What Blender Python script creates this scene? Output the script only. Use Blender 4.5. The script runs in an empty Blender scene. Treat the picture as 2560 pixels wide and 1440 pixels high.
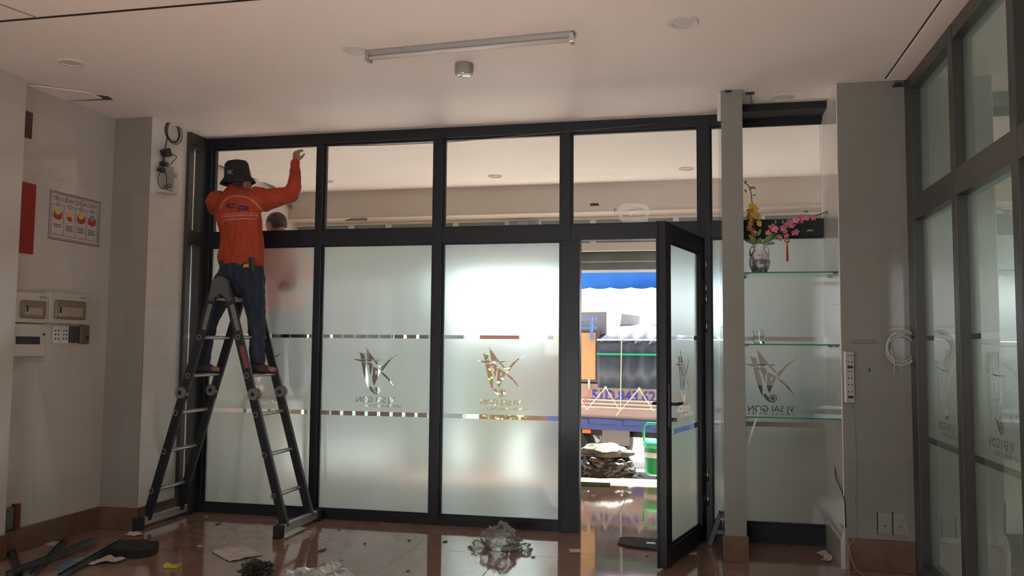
import bpy, bmesh, math, random
from math import sin, cos, pi, radians, sqrt, atan2
from mathutils import Vector, Matrix
random.seed(7)
S = bpy.context.scene
COL = S.collection

# ------------------------------------------------------------------ camera
YAW, PITCH, ROLL, FPX = -0.2127151, 0.0694424, 0.0083738, 2108.99
CAMH = 1.3454
_f = Vector((sin(YAW)*cos(PITCH), cos(YAW)*cos(PITCH), sin(PITCH)))
_r0 = Vector((cos(YAW), -sin(YAW), 0)); _u0 = _r0.cross(_f)
_r = _r0*cos(ROLL) + _u0*sin(ROLL); _u = _u0*cos(ROLL) - _r0*sin(ROLL)
cam_d = bpy.data.cameras.new('camera'); cam = bpy.data.objects.new('camera', cam_d); COL.objects.link(cam)
cam_d.sensor_width = 36; cam_d.lens = FPX*36/2560; cam_d.clip_start = .05; cam_d.clip_end = 300
M = Matrix.Identity(4)
for i in range(3):
    M[i][0] = _r[i]; M[i][1] = _u[i]; M[i][2] = -_f[i]
M[2][3] = CAMH
cam.matrix_world = M
S.camera = cam
EYE = Vector((0, 0, CAMH))

# ------------------------------------------------------------------ light
S.view_settings.view_transform = 'Standard'; S.view_settings.look = 'None'
S.view_settings.exposure = 1.06; S.view_settings.gamma = 1; S.view_settings.use_curve_mapping = False
S.cycles.max_bounces = 12; S.cycles.diffuse_bounces = 6; S.cycles.glossy_bounces = 4
S.cycles.transmission_bounces = 8; S.cycles.transparent_max_bounces = 16
S.cycles.sample_clamp_indirect = 6
W = bpy.data.worlds.new('daylight'); S.world = W; W.use_nodes = True
bg = W.node_tree.nodes['Background']; bg.inputs[0].default_value = (.93, .97, 1, 1); bg.inputs[1].default_value = 0.95
sd = bpy.data.lights.new('sun', 'SUN'); sd.energy = 29; sd.angle = radians(2); sd.color = (1, .97, .92)
so = bpy.data.objects.new('sun', sd); COL.objects.link(so)
so.rotation_euler = Vector((.25, .42, 1)).to_track_quat('Z', 'Y').to_euler(); so.location = (0, 12, 9)
# unseen fill lamp added at the closed wall behind the camera
ad = bpy.data.lights.new('rear_fill', 'AREA'); ad.shape = 'RECTANGLE'; ad.size = 2.4; ad.size_y = 1.4
ad.energy = 40; ad.color = (.97, .97, 1)
ao = bpy.data.objects.new('rear_fill', ad); COL.objects.link(ao)
ao.location = (-1.5, -2.94, 1.9); ao.rotation_euler = (radians(90), 0, 0)

# unseen lamps added to brighten the foyer and the side room's glass film
def fill_light(name, loc, rot, sx, sy, e, col):
    l = bpy.data.lights.new(name, 'AREA'); l.shape = 'RECTANGLE'; l.size = sx; l.size_y = sy; l.energy = e; l.color = col
    q = bpy.data.objects.new(name, l); COL.objects.link(q); q.location = loc; q.rotation_euler = rot; return q
fill_light('foyer_fill', (4.05, 7.5, 1.5), (0, radians(90), 0), 1.8, 2.0, 26, (1, .98, .96))
fill_light('side_room_fill', (4.05, 3.0, 1.7), (0, radians(90), 0), 1.6, 3.5, 9, (.96, 1, .92))
sp_ = bpy.data.lights.new('floor_bounce_fill', 'SPOT'); sp_.energy = 18000; sp_.spot_size = radians(17); sp_.spot_blend = .15; sp_.shadow_soft_size = .15; sp_.color = (.92, .97, 1)  # spot added behind the camera; its floor bounce brightens the ceiling
spo = bpy.data.objects.new('floor_bounce_fill', sp_); COL.objects.link(spo); spo.location = (-1.6, -2.8, 2.8)
spo.rotation_euler = (Vector((-1.6, -2.8, 2.8))-Vector((-1.2, 2.0, 0))).to_track_quat('Z', 'Y').to_euler()

# ------------------------------------------------------------------ pixel -> point on a real plane
def ray(x, y): return _r*((x-1280)/FPX) - _u*((y-720)/FPX) + _f
def oy(x, y, Y=6.2): d = ray(x, y); return EYE + d*(Y/d.y)
def ox(x, y, X): d = ray(x, y); return EYE + d*(X/d.x)
def oz(x, y, z=0.): d = ray(x, y); return EYE + d*((z-CAMH)/d.z)
def opl(x, y, p, n): d = ray(x, y); return EYE + d*((Vector(p)-EYE).dot(n)/d.dot(n))

# ------------------------------------------------------------------ materials
def mat(name, col=(.8, .8, .8), rough=.5, metal=0, **kw):
    m = bpy.data.materials.new(name); m.use_nodes = True
    b = m.node_tree.nodes['Principled BSDF']
    b.inputs['Base Color'].default_value = (*col, 1); b.inputs['Roughness'].default_value = rough; b.inputs['Metallic'].default_value = metal
    for k, v in kw.items():
        b.inputs[{'spec': 'Specular IOR Level', 'trans': 'Transmission Weight', 'ior': 'IOR', 'coat': 'Coat Weight', 'sheen': 'Sheen Weight'}[k]].default_value = v
    return m
class N:
    def __init__(s, m): s.m = m; s.t = m.node_tree; s.b = s.t.nodes.get('Principled BSDF')
    def new(s, ty, **kw):
        n = s.t.nodes.new(ty)
        for k, v in kw.items(): setattr(n, k, v)
        return n
    def link(s, a, b): s.t.links.new(a, b)
    def math(s, op, a, b=None, c=None):
        n = s.new('ShaderNodeMath', operation=op)
        for i, v in enumerate((a, b, c)):
            if v is None: continue
            if hasattr(v, 'is_output'): s.link(v, n.inputs[i])
            else: n.inputs[i].default_value = v
        return n.outputs[0]
    def mix(s, fac, a, b):
        n = s.new('ShaderNodeMix', data_type='RGBA')
        for i, v in ((0, fac), (6, a), (7, b)):
            if hasattr(v, 'is_output'): s.link(v, n.inputs[i])
            elif i: n.inputs[i].default_value = (*v, 1)
            else: n.inputs[i].default_value = v
        return n.outputs[2]
    def noise(s, scale, detail=3, rough=.5, vec=None, dim=None):
        n = s.new('ShaderNodeTexNoise'); n.inputs['Scale'].default_value = scale; n.inputs['Detail'].default_value = detail; n.inputs['Roughness'].default_value = rough
        if vec is not None: s.link(vec, n.inputs['Vector'])
        return n.outputs[0]
    def bump(s, h, strength=.2, dist=.01):
        n = s.new('ShaderNodeBump'); n.inputs['Strength'].default_value = strength; n.inputs['Distance'].default_value = dist
        s.link(h, n.inputs['Height']); s.link(n.outputs[0], s.b.inputs['Normal'])
    def ramp(s, f, lo, hi):
        n = s.new('ShaderNodeMapRange'); s.link(f, n.inputs[0]); n.inputs[1].default_value = lo; n.inputs[2].default_value = hi
        return n.outputs[0]
def noisy(name, c1, c2, scale=5, rough=.5, bump=0, metal=0, **kw):
    m = mat(name, c1, rough, metal, **kw); n = N(m)
    tc = n.new('ShaderNodeTexCoord'); f = n.noise(scale, 4, .6, tc.outputs['Object'])
    n.link(n.mix(n.ramp(f, .35, .65), c1, c2), n.b.inputs['Base Color'])
    if bump: n.bump(n.noise(scale*4, 4, .6, tc.outputs['Object']), bump, .01)
    return m
def tile(name, c1, c2, grout, ax, off, size, gw=.0035, rough=.12, nscale=1.5, var=.5, wob=0):
    m = mat(name, c1, rough); n = N(m)
    g = n.new('ShaderNodeNewGeometry'); sp = n.new('ShaderNodeSeparateXYZ'); n.link(g.outputs['Position'], sp.inputs[0])
    masks = []; ids = []
    for a, o, s_ in zip(ax, off, size):
        v = n.math('DIVIDE', n.math('SUBTRACT', sp.outputs['XYZ'.index(a)], o), s_)
        fr = n.math('FRACT', n.math('ADD', v, 100.)); ids.append(n.math('FLOOR', v))
        e = n.math('ABSOLUTE', n.math('SUBTRACT', fr, .5))
        masks.append(n.math('GREATER_THAN', e, .5-gw/s_/2))
    gm = n.math('MAXIMUM', *masks)
    f = n.noise(nscale, 6, .65, g.outputs['Position'])
    wn = n.new('ShaderNodeTexWhiteNoise', noise_dimensions='2D'); cb = n.new('ShaderNodeCombineXYZ')
    n.link(ids[0], cb.inputs[0]); n.link(ids[1], cb.inputs[1]); n.link(cb.outputs[0], wn.inputs['Vector'])
    ff = n.math('ADD', n.math('MULTIPLY', n.ramp(f, .3, .7), var), n.math('MULTIPLY', wn.outputs['Value'], 1-var))
    c = n.mix(gm, n.mix(ff, c1, c2), grout)
    n.link(c, n.b.inputs['Base Color'])
    n.link(n.math('ADD', n.math('MULTIPLY', gm, .5), rough), n.b.inputs['Roughness'])
    h = n.math('SUBTRACT', n.math('MULTIPLY', n.noise(1.2, 1, .5, g.outputs['Position']), wob*.3), gm)
    n.bump(h, .15, .002)
    return m
def shader(name, build):
    m = bpy.data.materials.new(name); m.use_nodes = True; n = N(m); n.t.nodes.remove(n.b)
    out = n.t.nodes['Material Output']; n.link(build(n), out.inputs[0]); return m
def bs(n, ty, col=None, **kw):
    s = n.new(ty)
    if col: s.inputs['Color'].default_value = (*col, 1)
    for k, v in kw.items(): s.inputs[k].default_value = v
    return s.outputs[0]
def mx(n, f, a, b):
    s = n.new('ShaderNodeMixShader')
    if hasattr(f, 'is_output'): n.link(f, s.inputs[0])
    else: s.inputs[0].default_value = f
    n.link(a, s.inputs[1]); n.link(b, s.inputs[2]); return s.outputs[0]
def fres(n, k, ior=1.5):
    f = n.new('ShaderNodeFresnel'); f.inputs[0].default_value = ior; return n.math('MULTIPLY', f.outputs[0], k)
def clear(name, col, k=1.3): return shader(name, lambda n: mx(n, fres(n, k), bs(n, 'ShaderNodeBsdfTransparent', col), bs(n, 'ShaderNodeBsdfAnisotropic', (1, 1, 1), Roughness=.01)))
def film(name, col, tcol, ft, k):
    def b(n):
        a = mx(n, ft, bs(n, 'ShaderNodeBsdfGlass', col, Roughness=.6, IOR=1.13), bs(n, 'ShaderNodeBsdfTranslucent', tcol))
        return mx(n, fres(n, k), a, bs(n, 'ShaderNodeBsdfAnisotropic', (1, 1, 1), Roughness=.03))
    return shader(name, b)

G = {}
G['paint'] = noisy('ceiling_paint', (.88, .84, .79), (.85, .81, .76), 1.2, .55, .02)
G['foyer_paint'] = noisy('foyer_paint', (.52, .46, .40), (.49, .43, .37), 1, .6)
G['beam_paint'] = noisy('beam_paint', (.58, .51, .45), (.55, .48, .42), 1, .6)
G['floor'] = tile('floor_tile', (.23, .125, .088), (.31, .19, .14), (.10, .07, .05), 'XY', (-1.845, 5.45), (.62, .62), .005, .065, 4, .8, .15); G['floor'].node_tree.nodes['Principled BSDF'].inputs['Specular IOR Level'].default_value = .8
G['wall_x'] = tile('glazed_tile_side', (.50, .48, .44), (.54, .52, .475), (.36, .34, .31), 'YZ', (4.862, .397), (.272, .413), .003, .07, 1, .3, .3)
G['wall_x_lit'] = tile('lit_glazed_tile', (.72, .70, .65), (.76, .74, .69), (.5, .48, .44), 'YZ', (4.862, .397), (.272, .413), .003, .07, 1, .3, .3)  # same tile as wall_x, lightened: light on these sides is in the colour
G['wall_y'] = tile('shaded_tile_front', (.26, .25, .22), (.29, .28, .245), (.20, .19, .17), 'XZ', (-4.11, .397), (.272, .413), .003, .09, 1, .3, .2)  # same tile darkened: shade of the camera-facing fronts is in the colour
G['wall_p'] = tile('shaded_tile_pillar', (.22, .22, .195), (.24, .24, .21), (.175, .175, .155), 'XZ', (-3.0, .25), (1.9, .413), .003, .12, 1, .3, .1)  # white pillar tile darkened, its shade put into the colour
G['skirt'] = noisy('brown_skirting_tile', (.13, .075, .045), (.17, .10, .065), 6, .18)
G['skirt_w'] = mat('white_skirting', (.55, .52, .47), .2)
G['frame'] = mat('dark_powder_coat', (.012, .013, .017), .45, 0, spec=.35)
G['frame_r'] = mat('grey_powder_coat', (.045, .045, .042), .35)
G['black'] = mat('black_plastic', (.012, .012, .014), .4)
G['rubber'] = mat('black_rubber', (.015, .015, .015), .75)
G['alu'] = noisy('brushed_aluminium', (.62, .60, .57), (.50, .49, .46), 30, .35, 0, .7)
G['white'] = mat('white_plastic', (.62, .61, .57), .35)
G['cream'] = mat('aged_cream_plastic', (.50, .48, .40), .35)
G['grey'] = mat('grey_plastic', (.30, .30, .28), .45)
G['glass'] = clear('clear_glass', (.97, .985, .97))
G['film'] = film('frosted_film', (.49, .585, .60), (.82, .95, .96), .42, .8)
G['film_d'] = film('frosted_film_side', (.90, .94, .88), (.44, .48, .41), .6, 1.0)
G['shelf'] = shader('green_shelf_glass', lambda n: mx(n, fres(n, 1.2), bs(n, 'ShaderNodeBsdfTransparent', (.62, .86, .78)), bs(n, 'ShaderNodeBsdfAnisotropic', (1, 1, 1), Roughness=.02)))
G['shelf_edge'] = mat('green_glass_edge', (.02, .19, .14), .1)
G['chrome'] = mat('chrome', (.7, .7, .7), .15, 1)
G['steel'] = mat('steel', (.45, .45, .45), .3, 1)
G['tumbler'] = shader('tumbler_glass', lambda n: bs(n, 'ShaderNodeBsdfGlass', (.96, .98, .96), Roughness=.0, IOR=1.45))
G['paper'] = noisy('dusty_paper', (.55, .50, .46), (.42, .38, .35), 14, .8, .3)
G['orange'] = None

# ------------------------------------------------------------------ mesh helpers
def pane(*p):
    b = MB(); b.quad(*p); b.sheet = True; return b
class MB:
    def __init__(s): s.bm = bmesh.new()
    def box(s, a, b, bev=0):
        x0, y0, z0 = [min(p, q) for p, q in zip(a, b)]; x1, y1, z1 = [max(p, q) for p, q in zip(a, b)]
        return s.hexa([(x0, y0, z0), (x1, y0, z0), (x1, y1, z0), (x0, y1, z0), (x0, y0, z1), (x1, y0, z1), (x1, y1, z1), (x0, y1, z1)], bev)
    def hexa(s, p, bev=0):
        v = [s.bm.verts.new(q) for q in p]
        fs = [s.bm.faces.new([v[i] for i in f]) for f in ((0, 3, 2, 1), (4, 5, 6, 7), (0, 1, 5, 4), (1, 2, 6, 5), (2, 3, 7, 6), (3, 0, 4, 7))]
        if bev:
            ed = list({e for f in fs for e in f.edges})
            bmesh.ops.bevel(s.bm, geom=ed, offset=bev, segments=2, affect='EDGES', profile=.6)
        return s
    def bar(s, a, b, w, h, up=(0, 0, 1), bev=0):
        a = Vector(a); b = Vector(b); d = (b-a).normalized(); up = Vector(up)
        sd_ = d.cross(up).normalized(); u2 = sd_.cross(d).normalized()
        p = []
        for e in (a, b):
            for i, j in ((-1, -1), (1, -1), (1, 1), (-1, 1)): p.append(e + sd_*(i*w/2) + u2*(j*h/2))
        return s.hexa(p, bev)
    def quad(s, *p): s.bm.faces.new([s.bm.verts.new(q) for q in p]); return s
    def poly(s, pts): return s.quad(*pts)
    def prism(s, pts, vec):
        vec = Vector(vec); a = [s.bm.verts.new(p) for p in pts]; b = [s.bm.verts.new(Vector(p)+vec) for p in pts]
        s.bm.faces.new(a); s.bm.faces.new(b[::-1]); n = len(a)
        for i in range(n): s.bm.faces.new([a[i], b[i], b[(i+1) % n], a[(i+1) % n]])
        return s
    def loft(s, rings, cap=True):
        vs = [[s.bm.verts.new(p) for p in r] for r in rings]; n = len(vs[0])
        for a, b in zip(vs, vs[1:]):
            for i in range(n): s.bm.faces.new([a[i], a[(i+1) % n], b[(i+1) % n], b[i]])
        if cap: s.bm.faces.new(vs[0][::-1]); s.bm.faces.new(vs[-1])
        return s
    def lathe(s, prof, c=(0, 0, 0), n=32, axis=(0, 0, 1), cap=True):
        ax = Vector(axis).normalized(); t = Vector((1, 0, 0)) if abs(ax.x) < .9 else Vector((0, 1, 0))
        e1 = ax.cross(t).normalized(); e2 = ax.cross(e1); c = Vector(c)
        return s.loft([[c + ax*z + (e1*cos(2*pi*k/n) + e2*sin(2*pi*k/n))*max(r_, 1e-4) for k in range(n)] for r_, z in prof], cap)
    def cyl(s, a, b, r_, n=16, r2=None):
        a = Vector(a); b = Vector(b); L = (b-a).length
        return s.lathe([(r_, 0), (r_ if r2 is None else r2, L)], a, n, b-a)
    def tube(s, pts, r_, n=8, closed=False):
        pts = [Vector(p) for p in pts]; rings = []; prev = None
        rr = r_ if isinstance(r_, (list, tuple)) else [r_]*len(pts)
        for i, p in enumerate(pts):
            if closed: d = pts[(i+1) % len(pts)] - pts[i-1]
            else: d = pts[min(i+1, len(pts)-1)] - pts[max(i-1, 0)]
            d.normalize()
            if prev is None: prev = d.orthogonal().normalized()
            e1 = (prev - d*prev.dot(d)).normalized(); prev = e1; e2 = d.cross(e1)
            rings.append([p + (e1*cos(2*pi*k/n) + e2*sin(2*pi*k/n))*rr[i] for k in range(n)])
        if closed: rings.append(rings[0]); return s.loft(rings, False)
        return s.loft(rings)
    def limb(s, pts, side=(1, 0, 0), n=16):
        """pts: (centre, ra, rb); ra along side, rb across; rounded ends"""
        cs = [Vector(p[0]) for p in pts]; side = Vector(side); rings = []
        def ring(c, d, ra, rb):
            e1 = (side - d*side.dot(d)).normalized(); e2 = d.cross(e1)
            return [c + e1*ra*cos(2*pi*k/n) + e2*rb*sin(2*pi*k/n) for k in range(n)]
        L = len(cs)
        for i in range(L):
            d = (cs[min(i+1, L-1)] - cs[max(i-1, 0)]).normalized(); ra, rb = pts[i][1], pts[i][2]
            if i == 0:
                m_ = min(ra, rb)
                for t in (.99, .8, .45): rings.append(ring(cs[0]-d*m_*t, d, ra*sqrt(1-t*t), rb*sqrt(1-t*t)))
            rings.append(ring(cs[i], d, ra, rb))
            if i == L-1:
                m_ = min(ra, rb)
                for t in (.45, .8, .99): rings.append(ring(cs[i]+d*m_*t, d, ra*sqrt(1-t*t), rb*sqrt(1-t*t)))
        return s.loft(rings)
    def ball(s, c, r_, n=16):
        c = Vector(c); r_ = (r_,)*3 if not isinstance(r_, (tuple, list)) else r_
        m_ = Matrix.Translation(c) @ Matrix.Diagonal((*r_, 1))
        bmesh.ops.create_uvsphere(s.bm, u_segments=n, v_segments=max(6, n//2), radius=1, matrix=m_); return s
    def build(s, name, m, parent=None, smooth=False, mats=None):
        bmesh.ops.recalc_face_normals(s.bm, faces=s.bm.faces)
        if getattr(s, 'sheet', False):                 # film: every face turned to the room side
            for f_ in s.bm.faces:
                f_.normal_update()
                if f_.normal.dot(EYE-f_.calc_center_median()) < 0: f_.normal_flip()
        me = bpy.data.meshes.new(name); s.bm.to_mesh(me); s.bm.free()
        for q in (mats or [m]): me.materials.append(q)
        if smooth:
            for p in me.polygons: p.use_smooth = True
        o = bpy.data.objects.new(name, me); COL.objects.link(o)
        if parent: o.parent = parent; o.matrix_parent_inverse = Matrix.Translation(-Vector(parent.location)) if parent.type == 'EMPTY' else Matrix.Identity(4)
        return o
def smart(o, ang=40):
    """smooth shading with sharp creases"""
    for p in o.data.polygons: p.use_smooth = True
    bm = bmesh.new(); bm.from_mesh(o.data)
    for e in bm.edges:
        if len(e.link_faces) == 2 and e.calc_face_angle(0) > radians(ang): e.smooth = False
    bm.to_mesh(o.data); bm.free(); return o
def tag(o, label=None, cat=None, group=None, kind=None):
    if label: o['label'] = label
    if cat: o['category'] = cat
    if group: o['group'] = group
    if kind: o['kind'] = kind
    return o
def thing(name, loc, label, cat, group=None, kind=None):
    o = bpy.data.objects.new(name, None); COL.objects.link(o); o.location = loc; o.empty_display_size = .05
    return tag(o, label, cat, group, kind)
def struct(name, mb, m, label=None, smooth=False):
    o = mb.build(name, m, None, smooth); return tag(o, label, None, None, 'structure')
def text_mb(body, size, origin, ex, ey, mirror=False, ext=.0005, align='CENTER', bold=0):
    """lettering as a mesh; ex, ey the writing directions"""
    c = bpy.data.curves.new('t', 'FONT'); c.body = body; c.size = size; c.align_x = align; c.resolution_u = 3; c.offset = bold
    o = bpy.data.objects.new('t', c); COL.objects.link(o)
    dg = bpy.context.evaluated_depsgraph_get(); me = bpy.data.meshes.new_from_object(o.evaluated_get(dg))
    b = MB(); b.bm.from_mesh(me); ex = Vector(ex).normalized(); ey = Vector(ey).normalized(); nz = ex.cross(ey)
    for v in b.bm.verts:
        x = -v.co.x if mirror else v.co.x
        v.co = Vector(origin) + ex*x + ey*v.co.y + nz*ext
    bpy.data.objects.remove(o); bpy.data.curves.remove(c); bpy.data.meshes.remove(me)
    return b
def text_splines(body, size, cx, cy, mirror=False, bold=0):
    c = bpy.data.curves.new('t', 'FONT'); c.body = body; c.size = size; c.align_x = 'CENTER'; c.offset = bold
    o = bpy.data.objects.new('t', c); COL.objects.link(o); dg = bpy.context.evaluated_depsgraph_get()
    cu = o.evaluated_get(dg).to_curve(dg); out = []
    for sp in cu.splines:
        pts = []
        if sp.type == 'BEZIER':
            bp = sp.bezier_points; n = len(bp)
            for i in range(n):
                a, b = bp[i], bp[(i+1) % n]
                for k in range(4):
                    t = k/4; q = (1-t)**3*a.co + 3*(1-t)**2*t*a.handle_right + 3*(1-t)*t*t*b.handle_left + t**3*b.co
                    pts.append((q.x, q.y))
        else: pts = [(p.co.x, p.co.y) for p in sp.points]
        out.append([((-x if mirror else x)+cx, y+cy) for x, y in pts])
    o.evaluated_get(dg).to_curve_clear(); bpy.data.objects.remove(o); bpy.data.curves.remove(c)
    return out
def filled(polys, to3):
    """even-odd filled sheet from nested outlines; to3 maps (u,v) to a point"""
    c = bpy.data.curves.new('f', 'CURVE'); c.dimensions = '2D'; c.fill_mode = 'BOTH'
    for pl in polys:
        sp = c.splines.new('POLY'); sp.points.add(len(pl)-1)
        for p, q in zip(sp.points, pl): p.co = (q[0], q[1], 0, 1)
        sp.use_cyclic_u = True
    o = bpy.data.objects.new('f', c); COL.objects.link(o); dg = bpy.context.evaluated_depsgraph_get()
    me = bpy.data.meshes.new_from_object(o.evaluated_get(dg)); b = MB(); b.bm.from_mesh(me)
    for v in b.bm.verts: v.co = Vector(to3(v.co.x, v.co.y))
    bmesh.ops.remove_doubles(b.bm, verts=b.bm.verts, dist=1e-5)
    b.sheet = True
    bpy.data.objects.remove(o); bpy.data.curves.remove(c); bpy.data.meshes.remove(me)
    return b
def dup(o, loc=None, label=None):
    c = o.copy(); COL.objects.link(c)
    if loc is not None: c.location = loc
    if label: c['label'] = label
    for ch in list(o.children):
        d = ch.copy(); COL.objects.link(d); d.parent = c
        for g in list(ch.children):
            e = g.copy(); COL.objects.link(e); e.parent = d
    return c

H = 3.041
#@@STRUCT
# ================================================================== SETTING
struct('floor', MB().box((-5, -3, -.12), (4.2, 8.87, 0)), G['floor'], 'polished brown floor tiles with dark joints')
struct('ceiling', MB().box((-5, -3, H), (4.2, 8.62, H+.1)), G['paint'], 'plain white plaster ceiling')
struct('wall_back', MB().box((-5, -3.1, 0), (4.2, -3, H)), G['wall_y'], 'tiled wall behind the camera')
struct('wall_left', MB().box((-4.6, 4.56, 0), (-4.27, 5.51, H)), G['wall_x'], 'white glazed tile wall with switch boxes')
struct('wall_left', MB().box((-4.6, -3, 0), (-4.2, 4.56, H)), G['wall_x'], 'protruding white tiled wall at the left edge')
struct('wall_front', MB().box((-4.6, 5.51, 0), (-3.96, 6.0, H)), G['wall_x_lit'], 'white tiled pier beside the dark glass partition')
struct('wall_front', MB().box((-4.27, 5.505, 0), (-3.96, 5.512, H)), G['wall_y'])  # thin darker face over the pier front, shade painted in
struct('wall_right', MB().box((.9, 5.6, 0), (1.42, 6.36, H)), G['wall_p'], 'wide tiled pillar, shade painted into its grey front')
struct('wall_right', MB().box((.895, 5.603, 0), (.905, 6.3, H)), G['wall_x_lit'])  # thin lighter face on the niche side, light painted in
struct('wall_right', MB().box((1.42, 6.2, 0), (4.2, 6.36, .9)), G['wall_p'])
struct('wall_right', MB().box((1.42, 6.2, 2.3), (4.2, 6.36, H)), G['wall_p'])
struct('wall_right', MB().box((4.1, -3, 0), (4.2, 8.9, H)), G['foyer_paint'])
struct('pillar', MB().box((.183, 5.62, 0), (.318, 6.3, H)), G['wall_p'], 'slim tiled pillar left of the glass shelves, shade painted into its grey')
# skirtings
def skirt(name, a, b, m=None, h=.155):
    x0, y0 = a; x1, y1 = b
    return struct(name, MB().box((x0, y0, 0), (x1, y1, h), .004), m or G['skirt'])
skirt('baseboard_left', (-4.28, 4.56), (-4.255, 5.5)); skirt('baseboard_left', (-4.21, -2.9), (-4.185, 4.57))
skirt('baseboard_left', (-4.255, 5.49), (-3.945, 5.515)); skirt('baseboard_left', (-3.965, 5.5), (-3.945, 5.99))
skirt('baseboard_right', (.17, 5.605), (.33, 5.63), None, .16); skirt('baseboard_right', (.915, 5.58), (1.30, 5.61), None, .19)
def profile_skirt():
    b = MB(); pr = [(0, 0), (.022, 0), (.022, .17), (.012, .19), (.016, .205), (.006, .225), (0, .23)]
    b.loft([[(.897-x, Y, z) for x, z in pr] for Y in (5.6, 6.2)]); return b
struct('baseboard_right', profile_skirt(), G['skirt_w'], 'pale moulded skirting inside the shelf niche')
# ceiling joints and boards at the near end
struct('trim_1', MB().box((-5, 3.675, H-.004), (1.2, 3.69, H+.01)), G['rubber'], 'dark joint line between ceiling boards')
for X in (-3.35, -2.1, -.85):
    struct('trim_2', MB().hexa([(X, 3.68, H-.003), (X+.012, 3.68, H-.003), (X-.35+.012, 2.4, H-.003), (X-.35, 2.4, H-.003), (X, 3.68, H+.01), (X+.012, 3.68, H+.01), (X-.35+.012, 2.4, H+.01), (X-.35, 2.4, H+.01)]), G['grey'], 'joint across the ceiling boards')
struct('trim_3', MB().box((1.185, -1, H-.018), (1.31, 5.55, H+.01), .003), G['paint'], 'ceiling cover strip along the right glass wall')
struct('trim_3', MB().box((1.178, -1, H-.004), (1.187, 5.55, H+.01)), G['rubber'])

# ---- foyer behind the partition
struct('wall_left', MB().box((-5, 6.3, 0), (-4.42, 8.9, H)), G['foyer_paint'], 'pale foyer wall with cables')
struct('beam', MB().box((-4.42, 8.62, 2.74), (4.2, 8.80, H+.1)), G['beam_paint'], 'beige beam over the street front')
struct('beam', MB().box((-4.42, 8.80, 2.722), (4.2, 9.5, H+.1)), G['foyer_paint'])
def bevelled_soffit():
    b = MB(); b.loft([[(X, 8.60, 2.76), (X, 8.60, 2.738), (X, 8.625, 2.727), (X, 8.80, 2.722), (X, 8.80, 2.76)] for X in (-4.42, 4.2)]); return b
struct('beam', bevelled_soffit(), G['foyer_paint'], 'rounded white soffit edge')
pf = mat('pale_window_frame', (.66, .60, .54), .4)
sg = noisy('shutter_grey', (.16, .18, .16), (.22, .24, .22), 3, .6)
gg = mat('grey_green_glass', (.20, .25, .23), .15)
b = MB()
for px in (880, 972, 1140, 1270, 1347, 1483, 1690, 1905): 
    X = oy(px, 565, 8.85).x; b.box((X-.03, 8.826, 2.445), (X+.03, 8.875, 2.692))
b.box((-4.42, 8.82, 2.36), (4.1, 8.90, 2.445)); b.box((-4.42, 8.83, 2.692), (4.1, 8.88, 2.72))
struct('window_9', b, pf, 'pale transom window frame over the street opening')
o = struct('window_9', MB().box((-4.42, 8.852, 2.45), (4.1, 8.858, 2.69)), gg, 'dim grey-green transom panes')
struct('wall_front', MB().box((-4.42, 8.96, 2.17), (4.2, 9.3, 2.74)), sg, 'grey roller shutter housing over the street opening')
struct('trim_4', MB().box((-4.42, 8.93, 2.25), (4.2, 8.965, 2.262)), mat('shutter_lip', (.42, .44, .42), .4))
struct('wall_front', MB().box((.30, 8.8, 0), (4.2, 8.9, 2.36)), mat('closed_shutter', (.27, .26, .24), .5), 'closed grey shutter at the right of the foyer')
struct('wall_front', MB().box((-5, 8.8, 0), (-4.3, 8.9, 2.36)), G['foyer_paint'])

# ================================================================== GLASS PARTITION
FR = G['frame']; Y0, Y1 = 6.2, 6.3
ZT0, ZT1, ZH, ZS = 2.141, 2.255, 2.961, .065
mull = [(-4.0, -3.886), (-2.955, -2.897), (-1.972, -1.896), (.04, .122)]
for a, b_ in mull:
    m_ = MB().box((a, Y0, 0), (b_, Y1, H), .003)
    struct('trim_5', m_, FR, 'dark vertical mullion of the glass partition')
struct('trim_5', MB().box((-.972, Y0, ZT0), (-.896, Y1, H), .003), FR)
struct('trim_5', MB().box((-.967, Y0-.006, 0), (-.826, Y1+.006, ZT0), .004), FR, 'wide dark post beside the open door')
struct('trim_6', MB().box((-4, Y0+.002, ZH), (.93, Y1-.002, H)), FR, 'dark head rail under the ceiling')
struct('trim_6', MB().box((-4, Y0+.004, ZT0), (.93, Y1-.004, ZT1)), FR, 'dark transom rail across the partition')
struct('trim_6', MB().box((-3.9, Y0+.002, 0), (-.9, Y1-.002, ZS)), FR, 'dark sill rail')
struct('trim_6', MB().box((.12, Y0+.002, 0), (.93, Y1-.002, .125)), FR, 'dark sill rail under the niche pane')
struct('trim_6', MB().box((.318, 5.98, 2.99), (.905, 6.21, H)), FR)

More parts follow.
